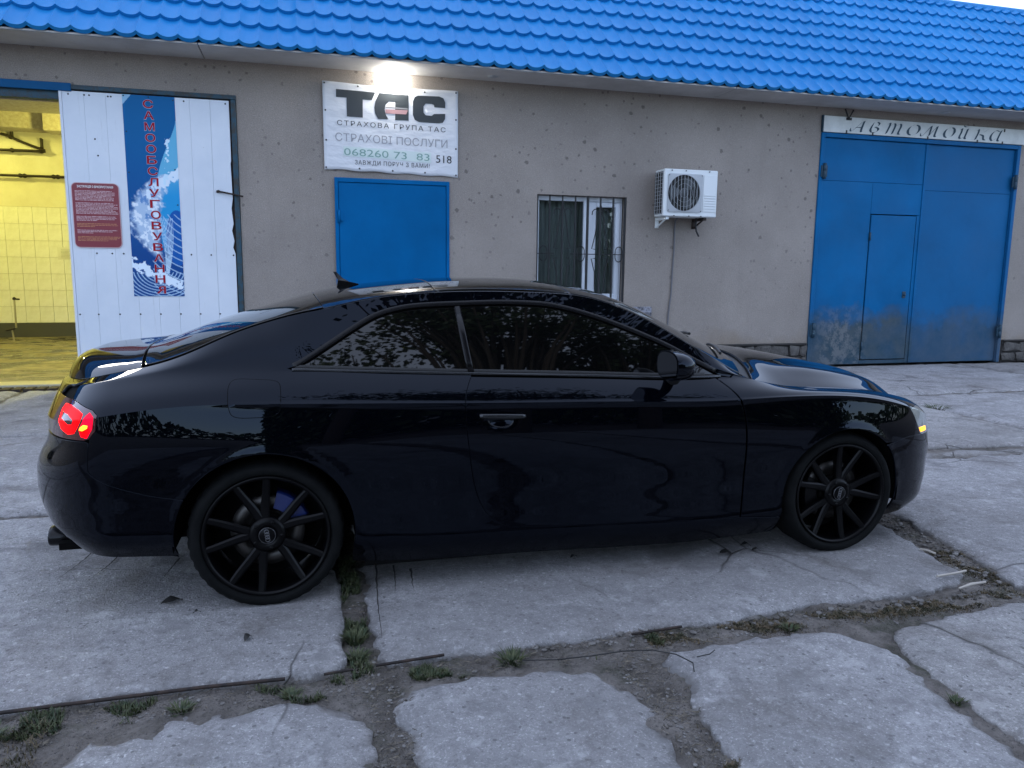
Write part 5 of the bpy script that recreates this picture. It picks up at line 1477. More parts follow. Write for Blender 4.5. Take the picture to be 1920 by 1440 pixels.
# ---- top skin between the two upper edges
zc = Curve([(-.90,.915),(-.885,.922),(-.872,.952),(-.845,.985),(-.80,1.006),(-.74,1.019),(-.64,1.026),(-.54,1.034),(-.44,1.060),(-.37,1.088),(-.215,1.146),(-.008,1.206),(.21,1.271),(.439,1.313),(.733,1.342),(.915,1.351),(1.116,1.353),(1.32,1.345),(1.461,1.328),(1.605,1.303),(1.752,1.259),(1.903,1.195),(2.1,1.100),(2.3,1.010),(2.43,.966),(2.55,.955),(2.70,.944),(2.85,.921),(3.04,.886),(3.2,.848),(3.33,.800),(3.42,.745),(3.46,.69)], LAM*0.1, 320)
def pexp(x):
    x = np.asarray(x, float)
    return 2.6+1.6*bump01(x, -1.2, -.42, .12)+0.5*bump01(x, 2.4, 3.6, .15)
def T0(u, q):
    u = np.atleast_1d(np.asarray(u, float)); q = np.atleast_1d(np.asarray(q, float))
    x, y, z = rowxyz('A', u)
    aq = np.abs(q)
    crown = (zc(x)-z)*(1-aq**pexp(x))
    # raised hood edges: a soft crease line runs along each side
    crease = 0.012*np.exp(-((aq-0.78)/0.09)**2)*bump01(x, 2.45, 3.35, .3)
    return np.stack([x, q*y, z+crown+crease], 1)
def T(u, q, off=0.0, e=1.5e-3):
    u = np.atleast_1d(np.asarray(u, float)); q = np.atleast_1d(np.asarray(q, float))
    P = T0(u, q)
    Tu = T0(np.clip(u+e, 0.002, .998), q)-T0(np.clip(u-e, 0.002, .998), q)
    Tq = T0(u, np.clip(q+.004, -1, 1))-T0(u, np.clip(q-.004, -1, 1))
    N = np.cross(Tu, Tq); N /= np.maximum(np.linalg.norm(N, axis=1, keepdims=True), 1e-12)
    N *= np.where(N[:, 2:3] < 0, -1, 1)
    return P+N*off, N
def invT(x):
    lo, hi = 0.0, 1.0
    for _ in range(44):
        m_ = (lo+hi)/2
        if rowxyz('A', [m_])[0][0] < x: lo = m_
        else: hi = m_
    return (lo+hi)/2

# ---- panels
SU, SV_ = 4.8, 0.34       # rough metres per unit of u and v
def inpoly(P, polys):
    c = np.zeros(len(P), bool)
    for poly in polys: c ^= inside(P, poly)
    return c
def resample(poly, step):
    out = []
    n = len(poly)
    for i in range(n):
        a, b = Vector(poly[i]), Vector(poly[(i+1) % n]); L = (b-a).length
        k = max(1, int(round(L/step)))
        out += [tuple(a.lerp(b, q/k)) for q in range(k)]
    return out
def shrink(poly, g):
    n = len(poly); P = [Vector(p) for p in poly]
    area = sum(P[i].x*P[(i+1) % n].y-P[(i+1) % n].x*P[i].y for i in range(n)); sg = 1 if area > 0 else -1
    out = []
    for i in range(n):
        a, b, c = P[i-1], P[i], P[(i+1) % n]
        d1, d2 = (b-a), (c-b)
        n1_ = Vector((-d1.y, d1.x)).normalized()*sg; n2__ = Vector((-d2.y, d2.x)).normalized()*sg
        m_ = n1_+n2__
        m_ = m_/max(m_.length_squared/2, 0.6)
        out.append(tuple(b+m_*g))
    return out
def mesh_from_grid(name, P, N, F, m, parent, nb_loops=(), rim=0.012, flip=1):
    """P,N arrays; boundary loops (lists of indices) get a rolled-in flange"""
    V = [tuple(q) for q in P]; NN = [tuple(q) for q in N]; F = [list(f) for f in F]
    for loop in nb_loops:
        n = len(loop)
        r1, r2 = [], []
        cen = np.mean(P[loop], 0)
        for i in range(n):
            a, b, c = P[loop[i-1]], P[loop[i]], P[loop[(i+1) % n]]
            t = c-a; t /= max(np.linalg.norm(t), 1e-9)
            o = np.cross(t, N[loop[i]])
            r1.append(o)
        # choose the outward sign once per loop, using the mesh interior
        adj = {}
        for f in F:
            for q in f: adj.setdefault(q, set()).update(f)
        ls = set(loop); s = 0.0
        for i in range(n):
            inn = [q for q in adj.get(loop[i], ()) if q not in ls]
            if inn: s += float(np.dot(np.mean(P[inn], 0)-P[loop[i]], r1[i]))
        sg = -1 if s > 0 else 1
        base = len(V)
        for i in range(n):
            p = P[loop[i]]; o = r1[i]*sg; nn = N[loop[i]]
            V.append(tuple(p+o*0.0011-nn*0.0012)); NN.append(tuple((o*.8+nn*.6)))
            V.append(tuple(p+o*0.0013-nn*rim)); NN.append(tuple(o))
        for i in range(n):
            j = (i+1) % n
            F.append([loop[i], base+2*i, base+2*j, loop[j]]); F.append([base+2*i, base+2*i+1, base+2*j+1, base+2*j])
    V = np.array(V); NN = np.array(NN); NN /= np.maximum(np.linalg.norm(NN, axis=1, keepdims=True), 1e-9)
    out = []
    for f in F:
        fn_ = np.zeros(3)
        for k in range(1, len(f)-1): fn_ += np.cross(V[f[k]]-V[f[0]], V[f[k+1]]-V[f[0]])
        out.append(f if np.dot(fn_, NN[f].mean(0)) >= 0 else f[::-1])
    return V, NN, out
def make(name, V, NN, F, m, parent):
    me = bpy.data.meshes.new(name); me.from_pydata([tuple(q) for q in V], [], F); me.materials.append(m)
    me.polygons.foreach_set("use_smooth", [True]*len(me.polygons)); me.update()
    me.normals_split_custom_set_from_vertices([tuple(q) for q in NN])
    return link(bpy.data.objects.new(name, me), parent)
def side_panel(name, uv, m, both=True, off=0.0, gap=0.0022, step=0.022, holes=(), rim=0.012, parent=None, reclabel=None):
    """uv outline (list of (u,v)) on the side skin -> panel object on the right, mirrored copy on the left"""
    loops = [[(u*SU, v*SV_) for u, v in uv]]+[[(u*SU, v*SV_) for u, v in h] for h in holes]
    loops = [shrink(resample(L, step), gap if i == 0 else -gap) for i, L in enumerate(loops)]
    gxs = np.arange(0, SU+.001, 0.0215); gys = np.arange(0, ROWV[-1]*SV_+.001, 0.020)
    gys = np.unique(np.concatenate([gys[np.abs(gys-ROWV[4]*SV_-.004) > 0.028], ROWV[4]*SV_+np.array([-.026, -.019, -.013, -.009, -.006, -.003, 0.0005, .003, .006, .010, .015])]))
    G = np.array([(a, b) for a in gxs for b in gys])
    lo = np.min(loops[0], 0); hi = np.max(loops[0], 0)
    G = G[(G[:, 0] > lo[0]) & (G[:, 0] < hi[0]) & (G[:, 1] > lo[1]) & (G[:, 1] < hi[1])]
    G = G[inpoly(G, loops)]
    for L in loops: G = G[edge_dist(G, L) > 0.007]
    pts = []; idx = []
    for L in loops: idx.append(list(range(len(pts), len(pts)+len(L)))); pts += L
    allp = [Vector(p) for p in pts]+[Vector(g) for g in G]
    edges = [(q[i], q[(i+1) % len(q)]) for q in idx for i in range(len(q))]
    res = delaunay_2d_cdt(allp, edges, [], 0, 1e-7)
    co = np.array([(q.x, q.y) for q in res[0]]); F = [list(f) for f in res[2]]
    cen = np.array([co[f].mean(0) for f in F])
    F = [f for f, k in zip(F, inpoly(cen, loops)) if k]
    mp = {}
    for ni, orig in enumerate(res[3]):
        for o in orig: mp[o] = ni
    bl = [[mp[i] for i in q] for q in idx]
    P, N = S(np.clip(co[:, 0]/SU, 0, 1), co[:, 1]/SV_, 0.0)
    N = N*NSGN; P = P+N*off
    V, NN, F = mesh_from_grid(name, P, N, F, m, parent, bl, rim)
    R = V*np.array([1, -1, 1]); RN = NN*np.array([1, -1, 1])      # the right side looks towards -y
    o = make(name, R, RN, [f[::-1] for f in F], m, parent or car)
    o2 = make(name, V, NN, F, m, parent or car) if both else None
    return o, o2
def top_panel(name, x0, x1, m, q0=1.0, off=0.0, rim=0.012, bow0=0.0, bow1=0.0, nx=None, gapq=0.004, parent=None, qmin=-1.0):
    """panel on the top skin from x0 to x1; bow: how far the edge runs on at the centre line"""
    nx = nx or max(6, int((x1-x0)/0.02)); nq = 60
    us_, qs_ = [], []
    for i in range(nx+1):
        for j in range(nq+1):
            q = (-1+2*j/nq)*q0
            s = i/nx
            xa = x0+bow0*(1-(q/q0)**2); xb = x1+bow1*(1-(q/q0)**2)
            us_.append((xa+(xb-xa)*s)); qs_.append(q)
    us_ = np.array(us_)
    grid_x = np.linspace(0.0005, .9995, 3000); gx_ = rowxyz('A', grid_x)[0]
    uu = np.interp(us_, gx_, grid_x)
    yA = rowxyz('A', uu)[1]
    qq = np.array(qs_)*(1-gapq/np.maximum(yA, .05))
    P, N = T(uu, qq, off)
    F = [[i*(nq+1)+j, i*(nq+1)+j+1, (i+1)*(nq+1)+j+1, (i+1)*(nq+1)+j] for i in range(nx) for j in range(nq)]
    loop = [j for j in range(nq+1)]+[i*(nq+1)+nq for i in range(1, nx+1)]+[nx*(nq+1)+j for j in range(nq-1, -1, -1)]+[i*(nq+1) for i in range(nx-1, 0, -1)]
    V, NN, F = mesh_from_grid(name, P, N, F, m, parent, [loop], rim)
    return make(name, V, NN, F, m, parent or car)

# ---- outlines measured on the photograph, in metres along / above the car
def XZ(*pts): return [inv(x, z) for x, z in pts]
def line_v(v, xa, xb, n=40): return [(invu(xa+(xb-xa)*i/n, v), v) for i in range(n+1)]
def arch_xz(k, a0, a1, n=26, dr=0.0):
    ax, az, R = ARCH[k]
    return [(ax+(R+dr)*math.cos(math.radians(a0+(a1-a0)*i/n)), az+(R+dr)*math.sin(math.radians(a0+(a1-a0)*i/n))) for i in range(n+1)]
def smooth_xz(pts, n=6, closed=False):
    out = []; m_ = len(pts)
    for i in range(m_-1):
        p0, p1, p2, p3 = pts[max(i-1, 0)], pts[i], pts[i+1], pts[min(i+2, m_-1)]
        for k in range(n):
            t = k/n
            out.append(tuple(0.5*((2*p1[c])+(-p0[c]+p2[c])*t+(2*p0[c]-5*p1[c]+4*p2[c]-p3[c])*t*t+(-p0[c]+3*p1[c]-3*p2[c]+p3[c])*t**3) for c in (0, 1)))
    out.append(pts[-1]); return out

DLO_TOP = smooth_xz([(.100,.982),(.157,1.001),(.259,1.063),(.362,1.128),(.469,1.188),(.577,1.219),(.687,1.232),(.847,1.239),(1.023,1.244),(1.139,1.242),(1.256,1.235),(1.373,1.212),(1.489,1.179),(1.605,1.138),(1.721,1.092),(1.837,1.041),(1.954,.978),(2.03,.938),(2.085,.910)], 4)
DLO_BOT = smooth_xz([(2.092,.903),(1.81,.905),(1.4,.923),(.875,.943),(.45,.961),(.18,.974),(.117,.976)], 5)
DOOR_REAR = smooth_xz([(.872,.932),(.855,.905),(.836,.859),(.830,.785),(.847,.608),(.871,.464),(.907,.364),(.956,.300),(1.042,.261)], 4)
SILL = smooth_xz([(1.042,.261),(1.35,.246),(1.661,.233),(2.0,.224),(2.185,.219)], 4)
DOOR_FRONT = smooth_xz([(2.186,.219),(2.190,.407),(2.182,.670),(2.155,.790),(2.124,.842),(2.080,.882),(2.062,.895)], 4)
DOOR_TOP = smooth_xz([(2.055,.893),(1.81,.893),(1.4,.911),(.872,.931)], 5)
VK = ROWV[-1]-0.02
V0 = 0.016

# quarter, roof rail, pillars and sill in one pressing
qtr = []
qtr += line_v(V0, 2.232, -.60, 60)
qtr += [(U0*t, V0) for t in (0.92, 0.84, 0.76)]
cu_, cvv = qtr[-1]
qtr += XZ((-.735,.868),(-.700,.862),(-.625,.842),(-.606,.826),(-.615,.765),(-.640,.732))
SEAM_R = smooth_xz([(-.640,.730),(-.650,.640),(-.640,.592),(-.560,.545),(-.430,.502),(-.318,.480)], 5)
qtr += XZ(*SEAM_R)
qtr += XZ(*arch_xz(0, 149, -14, 40))
qtr += [(invu(.345, VK), VK)]+line_v(VK, .36, 2.40, 40)
qtr += XZ((2.415,.206), (2.30,.212), *SILL[::-1], *DOOR_REAR[::-1][1:])
qtr += XZ((.875,.9415), *[p for p in DLO_BOT if p[0] < .86], *DLO_TOP)
qtr += XZ((2.104,.905), (2.150,.897))
qtr += [(invu(2.225, 0.30), 0.30)]
side_panel("side_panel", qtr, M['paint'])

door_uv = XZ(*DOOR_TOP[::-1][:-1], *DOOR_FRONT[::-1], *SILL[::-1][1:], *DOOR_REAR[::-1][1:])
dr, dl = side_panel("door", door_uv, M['paint'])

# front wing
SEAM_F = smooth_xz([(3.252,.574),(3.18,.576),(3.10,.572),(3.035,.556)], 4)
fen = XZ((2.194,.222),(2.31,.214),(2.412,.210),*arch_xz(1, 190, 49, 36))
fen += XZ(*SEAM_F[::-1])
HL_EDGE = XZ((3.250,.579),(3.226,.614),(3.192,.672),(3.162,.711))+[(.886, 2.28), (.905, 2.05), (.935, 1.95)]
fen += HL_EDGE
fen += [(.935, V0)]+line_v(V0, float(rowxyz('A', [.934])[0][0]), 2.245, 46)
fen += [(invu(2.235, 0.32), 0.32)]
fen += XZ((2.155,.893),(2.100,.899),(2.072,.892),(2.082,.884),*[(x+.007, z) for x, z in DOOR_FRONT[::-1][3:]])
side_panel("front_wing", fen, M['paint'])

# bumpers wrap round both corners
rb = [(0.0, 3.32), (0.05, 3.32)]+XZ((-.700,.722),(-.655,.724))+XZ(*SEAM_R[1:])+XZ(*arch_xz(0, 150, 193, 12))+line_v(VK, -.37, -.85, 20)+[(0.0, VK)]
rb[0] = (0.0, invcap(0.01, .70)[1]); rb[1] = invcap(.52, .715)
side_panel("rear_bumper", rb, M['paint'])
fb = XZ(*SEAM_F[::-1][0:1])
fb = XZ(*SEAM_F)[::-1]+[invcap(.60, .572, False), invcap(.3, .60, False), (1.0, invcap(0.01, .60, False)[1]), (1.0, VK)]+line_v(VK, 3.4, 3.06, 14)+XZ(*arch_xz(1, -22, 46, 18))
side_panel("front_bumper", fb, M['paint'])

# lamps
tl_out = XZ((-.640,.735),(-.614,.766),(-.606,.825),(-.626,.840),(-.700,.860),(-.735,.866))+[invcap(.50, .868), invcap(.42, .86), invcap(.43, .765), invcap(.52, .725)]+XZ((-.700,.727),(-.660,.728))
tl, tl2 = side_panel("taillight", tl_out, M['lens_red'], off=0.002, step=0.012)
def glow(name, uv, m, off, par):
    o, _ = side_panel(name, uv, m, both=False, off=off, gap=0.0, step=0.008, rim=0.003, parent=car)
    o.parent = par
    return o
z7 = lambda *p: XZ(*p)
glow("lamp_loop", XZ((-.665,.826),(-.686,.836),(-.722,.846),(-.752,.848),(-.765,.83),(-.772,.79),(-.758,.760),(-.728,.746),(-.700,.752),(-.683,.78),(-.669,.808)), M['glow_red'], 0.0045, tl)
glow("lamp_core", XZ((-.700,.800),(-.728,.815),(-.757,.820),(-.755,.798),(-.722,.782),(-.705,.785)), M['lens_red'], 0.007, tl)
glow("lamp_bar", XZ((-.634,.832),(-.619,.818),(-.625,.775),(-.646,.738),(-.668,.742),(-.676,.770),(-.660,.800),(-.646,.822)), M['glow_red2'], 0.0045, tl)
glow("lamp_foot", XZ((-.636,.780),(-.630,.768),(-.648,.740),(-.666,.744),(-.672,.765),(-.655,.782)), M['glow_red'], 0.006, tl)
glow("indicator", XZ((-.640,.786),(-.641,.777),(-.660,.766),(-.671,.768),(-.667,.778),(-.655,.787)), M['glow_amber'], 0.008, tl)
hl = HL_EDGE[::-1]+[(HL_EDGE[0][0]+.003, HL_EDGE[0][1]+.01), invcap(.60, .575, False), invcap(.50, .585, False), (.937, 2.9)]
hl1, hl2 = side_panel("headlight", hl, M['headlight'], off=0.001, step=0.014)
o = glow("indicator", XZ((3.236,.610),(3.31,.608),(3.315,.588),(3.252,.588)), M['glow_amber'], 0.004, hl1)
gr_uv = [(1.0, invcap(0.01, .60, False)[1]), invcap(.40, .60, False), invcap(.36, .36, False), (1.0, invcap(0.01, .33, False)[1])]
side_panel("grille", gr_uv, M['plastic_black'], off=0.006, step=0.03)

# rear panel between the tail lamps
bf_ = [(0.0, V0), (U0*.30, V0), (U0*.60, V0), (U0*.74, V0)]+[invcap(.55, .872), invcap(.415, .862), invcap(.425, .765), invcap(.51, .722)]+[(0.0, invcap(0.01, .705)[1])]
side_panel("boot_face", bf_, M['paint'])

# glass
def between(pts, a, b): return [p for p in pts if a <= p[0] <= b]
def zin(pts, x): return float(np.interp(x, *zip(*sorted(pts))))
GI = 0.012
qg = [(.135,.9845)]+[(x+.004, z-GI) for x, z in DLO_TOP if .16 < x < .835]+[(.826, zin(DLO_TOP, .826)-GI)]+[(.862,.952)]+[(x, z+.008) for x, z in DLO_BOT if .19 < x < .862]
side_panel("quarter_glass", XZ(*qg), M['glass_dark'], off=-0.0035, gap=0.0, rim=0.004)
dg = [(.884,.951),(.850, zin(DLO_TOP, .850)-GI)]+[(x, z-GI) for x, z in DLO_TOP if .87 < x < 1.86]+[(1.85,.915)]+[(x, z+.008) for x, z in DLO_BOT if .89 < x < 1.84]
side_panel("door_glass", XZ(*dg), M['glass_dark'], off=-0.0035, gap=0.0, rim=0.004)
mt = [(1.862, zin(DLO_TOP, 1.862)-GI)]+[(x, z-GI) for x, z in DLO_TOP if 1.88 < x < 2.07]+[(2.062,.912)]+[(1.862,.914)]
side_panel("corner_glass", XZ(*mt), M['glass_dark'], off=-0.003, gap=0.001, rim=0.004)

def ribbon(name, pts, width, thick, m, off=0.0, both=True, inward=0.0):
    """a moulding of rectangular section that follows the side skin"""
    uv = np.array([inv(x, z) for x, z in pts])
    P, N = S(uv[:, 0], uv[:, 1]); N = N*NSGN
    n = len(P); V, F = [], []
    for i in range(n):
        t = P[min(i+1, n-1)]-P[max(i-1, 0)]; t /= np.linalg.norm(t)
        s = np.cross(N[i], t); s /= np.linalg.norm(s)
        for (a, b) in ((-.5, -.6), (-.5, .7), (-.3, 1.0), (.3, 1.0), (.5, .7), (.5, -.6)):
            V.append(P[i]+s*(a*width+inward)+N[i]*(off+b*thick))
        if i:
            for k in range(6): F.append([6*i-6+k, 6*i-6+(k+1) % 6, 6*i+(k+1) % 6, 6*i+k])
    F += [list(range(6))[::-1], list(range(6*n-6, 6*n))]
    V = np.array(V)
    o = MB().add(V*np.array([1, -1, 1]), [f[::-1] for f in F], True).build(name, m, car)
    if both: MB().add(V, F, True).build(name, m, car)
    return o
ribbon("window_trim", DLO_TOP[2:-2], 0.022, 0.004, M['trim_black'], -0.001, inward=-0.007)
ribbon("belt_trim", DLO_BOT, 0.013, 0.005, M['trim_line'], 0.0)
ribbon("window_seal", [(x, z+.013) for x, z in DLO_BOT[2:-2]], 0.014, 0.0035, M['plastic_black'], -0.002)
ribbon("pillar_trim", [(.837, zin(DLO_TOP, .837)-.008),(.852,1.10),(.865,1.0),(.874,.948)], 0.028, 0.004, M['trim_black'], -0.001)
ribbon("corner_trim", [(1.852,1.028),(1.855,.97),(1.856,.914)], 0.018, 0.004, M['plastic_black'], -0.001)

# fuel flap: a thin recess line round a rounded square
fl = smooth_xz([(-.128,.868),(-.128,.912),(-.118,.936),(-.092,.945),(-.03,.943),(.035,.939),(.062,.930),(.070,.908),(.070,.848),(.060,.818),(.030,.806),(-.03,.804),(-.09,.806),(-.118,.822),(-.128,.868)], 4)[:-1]
side_panel("fuel_flap", XZ(*fl), M['paint'], off=0.0016, gap=0.0, step=0.012, rim=0.006)
ribbon("fuel_flap_seam", fl+[fl[0]], 0.0055, 0.0012, M['shell'], 0.0002)

# door pull
def S1(x, z, off=0.0):
    u, v = inv(x, z); P, N = S([u], [v]); return (P[0]+N[0]*NSGN*off)
def handle(sg):
    mb = MB()
    pts = []
    pa, pb = S1(.886, .7735, .022), S1(1.090, .7655, .022)
    for t in np.linspace(0, 1, 15):
        p = pa+(pb-pa)*t+np.array([0, .006*math.sin(math.pi*t), 0])
        pts.append((p[0], sg*p[1], p[2]))
    vs_, fs_ = [], []
    for i, p in enumerate(pts):
        k = 0.7+0.3*math.sin(math.pi*min(max(i/14, .05), .95))**0.3
        for (a, b) in ((-.007, -.011), (.006, -.011), (.010, -.004), (.008, .008), (0, .012), (-.009, .008), (-.011, -.002)):
            vs_.append((p[0], p[1]+sg*a*k, p[2]+b*k))
        if i: fs_ += [[7*i-7+q, 7*i-7+(q+1) % 7, 7*i+(q+1) % 7, 7*i+q] for q in range(7)]
    fs_ += [list(range(7)), list(range(7*14, 7*15))]
    mb.add(vs_, fs_, True)
    return mb.build("door_handle", M['trim_line'], car)
handle(-1); handle(1)
cup = smooth_xz([(.930,.748),(.945,.729),(.985,.718),(1.025,.724),(1.042,.742)], 5)
ribbon("handle_cup_rim", cup, 0.006, 0.0025, M['trim_line'], 0.0)

# side mirrors
def mirror(sg):
    root_ = empty("wing_mirror", (0, 0, 0), car)
    mb = MB(); n = 18; rings = 11
    x0, zc_, y0 = 1.785, .985, -0.990
    vs_, fs_ = [], []
    for i in range(rings+1):
        t = i/rings                                    # from glass (rear, -x) to nose (front, +x)
        k = (1-t**2.6)**0.5 if t < 1 else 0.0
        for j in range(n):
            a = 2*math.pi*j/n
            ca_, sa_ = math.cos(a), math.sin(a)
            yy = 0.108*np.sign(ca_)*abs(ca_)**0.75*k; zz = 0.066*np.sign(sa_)*abs(sa_)**0.72*k
            vs_.append((x0-.062+.125*t, sg*-1*(y0-yy*1.0)*-1, zc_+zz-0.006*t))
        if i: fs_ += [[n*(i-1)+j, n*(i-1)+(j+1) % n, n*i+(j+1) % n, n*i+j] for j in range(n)]
    vs_ = [(q[0], (abs(q[1])*sg), q[2]) for q in vs_]
    mb.add(vs_, fs_, True); mb.add(vs_[:n], [list(range(n))])
    mb.build("housing", M['paint'], root_)
    b = MB()
    b.tube([(x0+.035, sg*.835, .905), (x0+.02, sg*.885, .902), (x0+.005, sg*.935, .910), (x0-.005, sg*.965, .935)], [.026, .024, .023, .030], 10)
    b.build("arm", M['plastic_black'], root_)
    g_ = MB().add([(q[0]-.002, (q[1]-sg*-y0)*.90+sg*-y0, (q[2]-zc_)*.9+zc_) for q in vs_[:n]], [list(range(n))]); g_.build("mirror_glass", M['mirror_glass'], root_)
    MB().add([(x0+.030, sg*1.05, .958), (x0+.045, sg*.98, .958), (x0+.045, sg*.98, .964), (x0+.030, sg*1.05, .964)], [(0, 1, 2, 3)]).build("repeater", M['headlight'], root_)
mirror(-1); mirror(1)

# top: boot lid, rear window, roof with glass panel, windscreen, cowl, bonnet
top_panel("boot_lid", -.884, -.484, M['paint'], bow0=0.0, bow1=-0.045, gapq=0.004)
top_panel("rear_window", -.472, .247, M['glass_dark'], q0=.955, off=-0.001, bow0=-0.045, bow1=-.040)
for sg in (-1, 1):
    us_ = np.array([invT(x) for x in np.linspace(-.49, .25, 40)]); qa = np.full(40, .999*sg); qb = np.full(40, .957*sg)
    Pa, Na = T(us_, qa, -0.003); Pb, Nb = T(us_, qb, -0.002)
    make("window_edge", np.concatenate([Pa, Pb]), np.concatenate([Na, Nb]), [([i, i+1, 41+i, 40+i] if sg > 0 else [40+i, 41+i, i+1, i]) for i in range(39)], M['trim_black'], car)
top_panel("roof_panel", .254, .742, M['paint'], bow0=-.040, bow1=.0, gapq=0.009)
top_panel("sunroof", .750, 1.380, M['glass_dark'], q0=.965, off=0.001, gapq=0.009)
top_panel("roof_header", 1.388, 1.60, M['paint'], bow1=.09, gapq=0.009)
top_panel("windscreen", 1.612, 2.245, M['glass_dark'], q0=.97, off=-0.002, bow0=.09, bow1=.14)
top_panel("cowl", 2.22, 2.345, M['plastic_black'], q0=.99, off=-0.016, bow0=.14, bow1=.16)
top_panel("bonnet", 2.310, 3.446, M['paint'], bow0=.16, bow1=.0, gapq=0.003)
wpn = MB()
for (a, b) in (((2.36, .30), (2.14, -.38)), ((2.38, -.15), (2.20, -.60))):
    pts = []
    for t in np.linspace(0, 1, 9):
        x, y = a[0]+(b[0]-a[0])*t, a[1]+(b[1]-a[1])*t
        u = invT(x); yA = rowxyz('A', [u])[1][0]; P, N = T([u], [y/yA], 0.012); pts.append(P[0])
    wpn.tube(pts, 0.008, 6)
wpn.build("wipers", M['plastic_black'], car)
# ditch strip between roof and rail
for sg in (-1, 1):
    uu = np.array([invT(x) for x in np.linspace(.25, 2.20, 90)])
    P, N = T(uu, np.full(90, sg*0.991), -0.004); x_, y_, z_ = rowxyz('A', uu)
    P2 = np.stack([x_, sg*(y_+.003), z_-.005], 1)
    make("roof_ditch", np.concatenate([P, P2]), np.concatenate([N, N]), [([i, i+1, 91+i, 90+i] if sg > 0 else [90+i, 91+i, i+1, i]) for i in range(89)], M['plastic_black'], car)

# fin aerial
fin = MB()
zr = float(T0([invT(.38)], [0.0])[0, 2])
prof = [(.315, zr+.072), (.332, zr+.070), (.362, zr+.040), (.395, zr+.022), (.440, zr+.012), (.447, zr-.004), (.330, zr-.012), (.338, zr+.030)]
n = len(prof)
fin.add([(x, -(.006 if z > zr+.03 else .024), z) for x, z in prof]+[(x, (.006 if z > zr+.03 else .024), z) for x, z in prof], [list(range(n)), list(range(2*n-1, n-1, -1))]+[[i, n+i, n+(i+1) % n, (i+1) % n] for i in range(n)])
fin.build("aerial_fin", M['trim_black'], car)

# inner cavity behind the panel gaps, floor pan, wheel liners
nu, nv = 200, 70
uu, vv = np.meshgrid(np.linspace(0, 1, nu+1), np.linspace(0.0, ROWV[-1], nv+1))
P, N = S(uu.ravel(), vv.ravel()); P = P-N*NSGN*0.016
keep = []
for j in range(nv):
    for i in range(nu):
        f = [j*(nu+1)+i, j*(nu+1)+i+1, (j+1)*(nu+1)+i+1, (j+1)*(nu+1)+i]
        c = P[f].mean(0)
        if all(math.hypot(c[0]-ax, c[2]-az) > R+.025 or c[2] > .72 for ax, az, R in ARCH): keep.append(f)
used = sorted({q for f in keep for q in f}); mp = {q: i for i, q in enumerate(used)}
b = len(used)
V = [tuple(P[q]*np.array([1, -1, 1])) for q in used]+[tuple(P[q]) for q in used]
F = [[mp[q] for q in f] for f in keep]+[[mp[q]+b for q in f][::-1] for f in keep]
tu = np.linspace(0.002, .998, 150); tq = np.linspace(-1, 1, 17)
TU, TQ = np.meshgrid(tu, tq); PT, NT_ = T(TU.ravel(), TQ.ravel()); PT = PT-NT_*0.02
b2 = len(V); V += [tuple(q) for q in PT]
F += [[b2+j*150+i, b2+j*150+i+1, b2+(j+1)*150+i+1, b2+(j+1)*150+i] for j in range(16) for i in range(149)]
new_obj("inner_shell", V, F, M['shell'], car, True)
MB().box(-.85, -.42, -.62, .62, .21, .24).box(.40, 2.36, -.84, .84, .115, .17).box(-.42, .40, -.56, .56, .21, .25).box(2.36, 3.15, -.56, .56, .17, .20).box(3.15, 3.4, -.6, .6, .15, .18).build("floor_pan", M['shell'], car)
for (ax, az, R) in ARCH:
    for sg in (-1, 1):
        mb = MB(); k = 30
        vs_ = []
        for i in range(k+1):
            a = math.radians(-10+198*i/k)
            for y in (.885, .56): vs_.append((ax+(R+.010)*math.cos(a), sg*y, az+(R+.010)*math.sin(a)))
        mb.add(vs_, [[2*i, 2*i+1, 2*i+3, 2*i+2] for i in range(k)], True)
        mb.add([(ax+(R+.01)*math.cos(math.radians(-10+198*i/k)), sg*.56, az+(R+.01)*math.sin(math.radians(-10+198*i/k))) for i in range(k+1)], [list(range(k+1))])
        mb.build("wheel_liner", M['shell'], car, recalc=False)
# exhaust pipes
for sg in (-1, 1):
    e_ = MB().lathe([(.040, 0), (.046, .002), (.047, .012), (.047, .17), (.0, .17)], 22, axis='y')
    for i, q in enumerate(e_.v): e_.v[i] = (-.905+q[1], sg*(.52+q[0]*1.25), .245+q[2]*.9)
    e_.build("exhaust_pipe", M['trim_black'], car)

# ---- wheels
RT_, RR = 0.314, 0.2545
YO = -0.905
def tyre_mesh():
    mb = MB(); n = 120
    prof = [(RR-.004, .028), (RR+.002, .010), (RR+.010, .004), (RR+.018, .0005), (RR+.032, .0), (RR+.040, .006), (RT_-.012, .016), (RT_-.004, .030), (RT_, .052), (RT_+.001, .12), (RT_, .195), (RT_-.004, .215), (RT_-.014, .230), (RR+.02, .245), (RR, .235)]
    vs_ = []
    for pi_, (r, h) in enumerate(prof):
        for k in range(n):
            a = 2*math.pi*k/n
            rr = r-(0.006 if pi_ in (7, 8) and k % 3 == 0 else 0)-(0.004 if pi_ in (9, 10) and k % 4 == 0 else 0)
            x, z = rr*math.cos(a), rr*math.sin(a)
            vs_.append((x, YO+h, max(z, -.3010)))
    fs_ = [[i*n+k, i*n+(k+1) % n, (i+1)*n+(k+1) % n, (i+1)*n+k] for i in range(len(prof)-1) for k in range(n)]
    return mb.add(vs_, fs_, True)
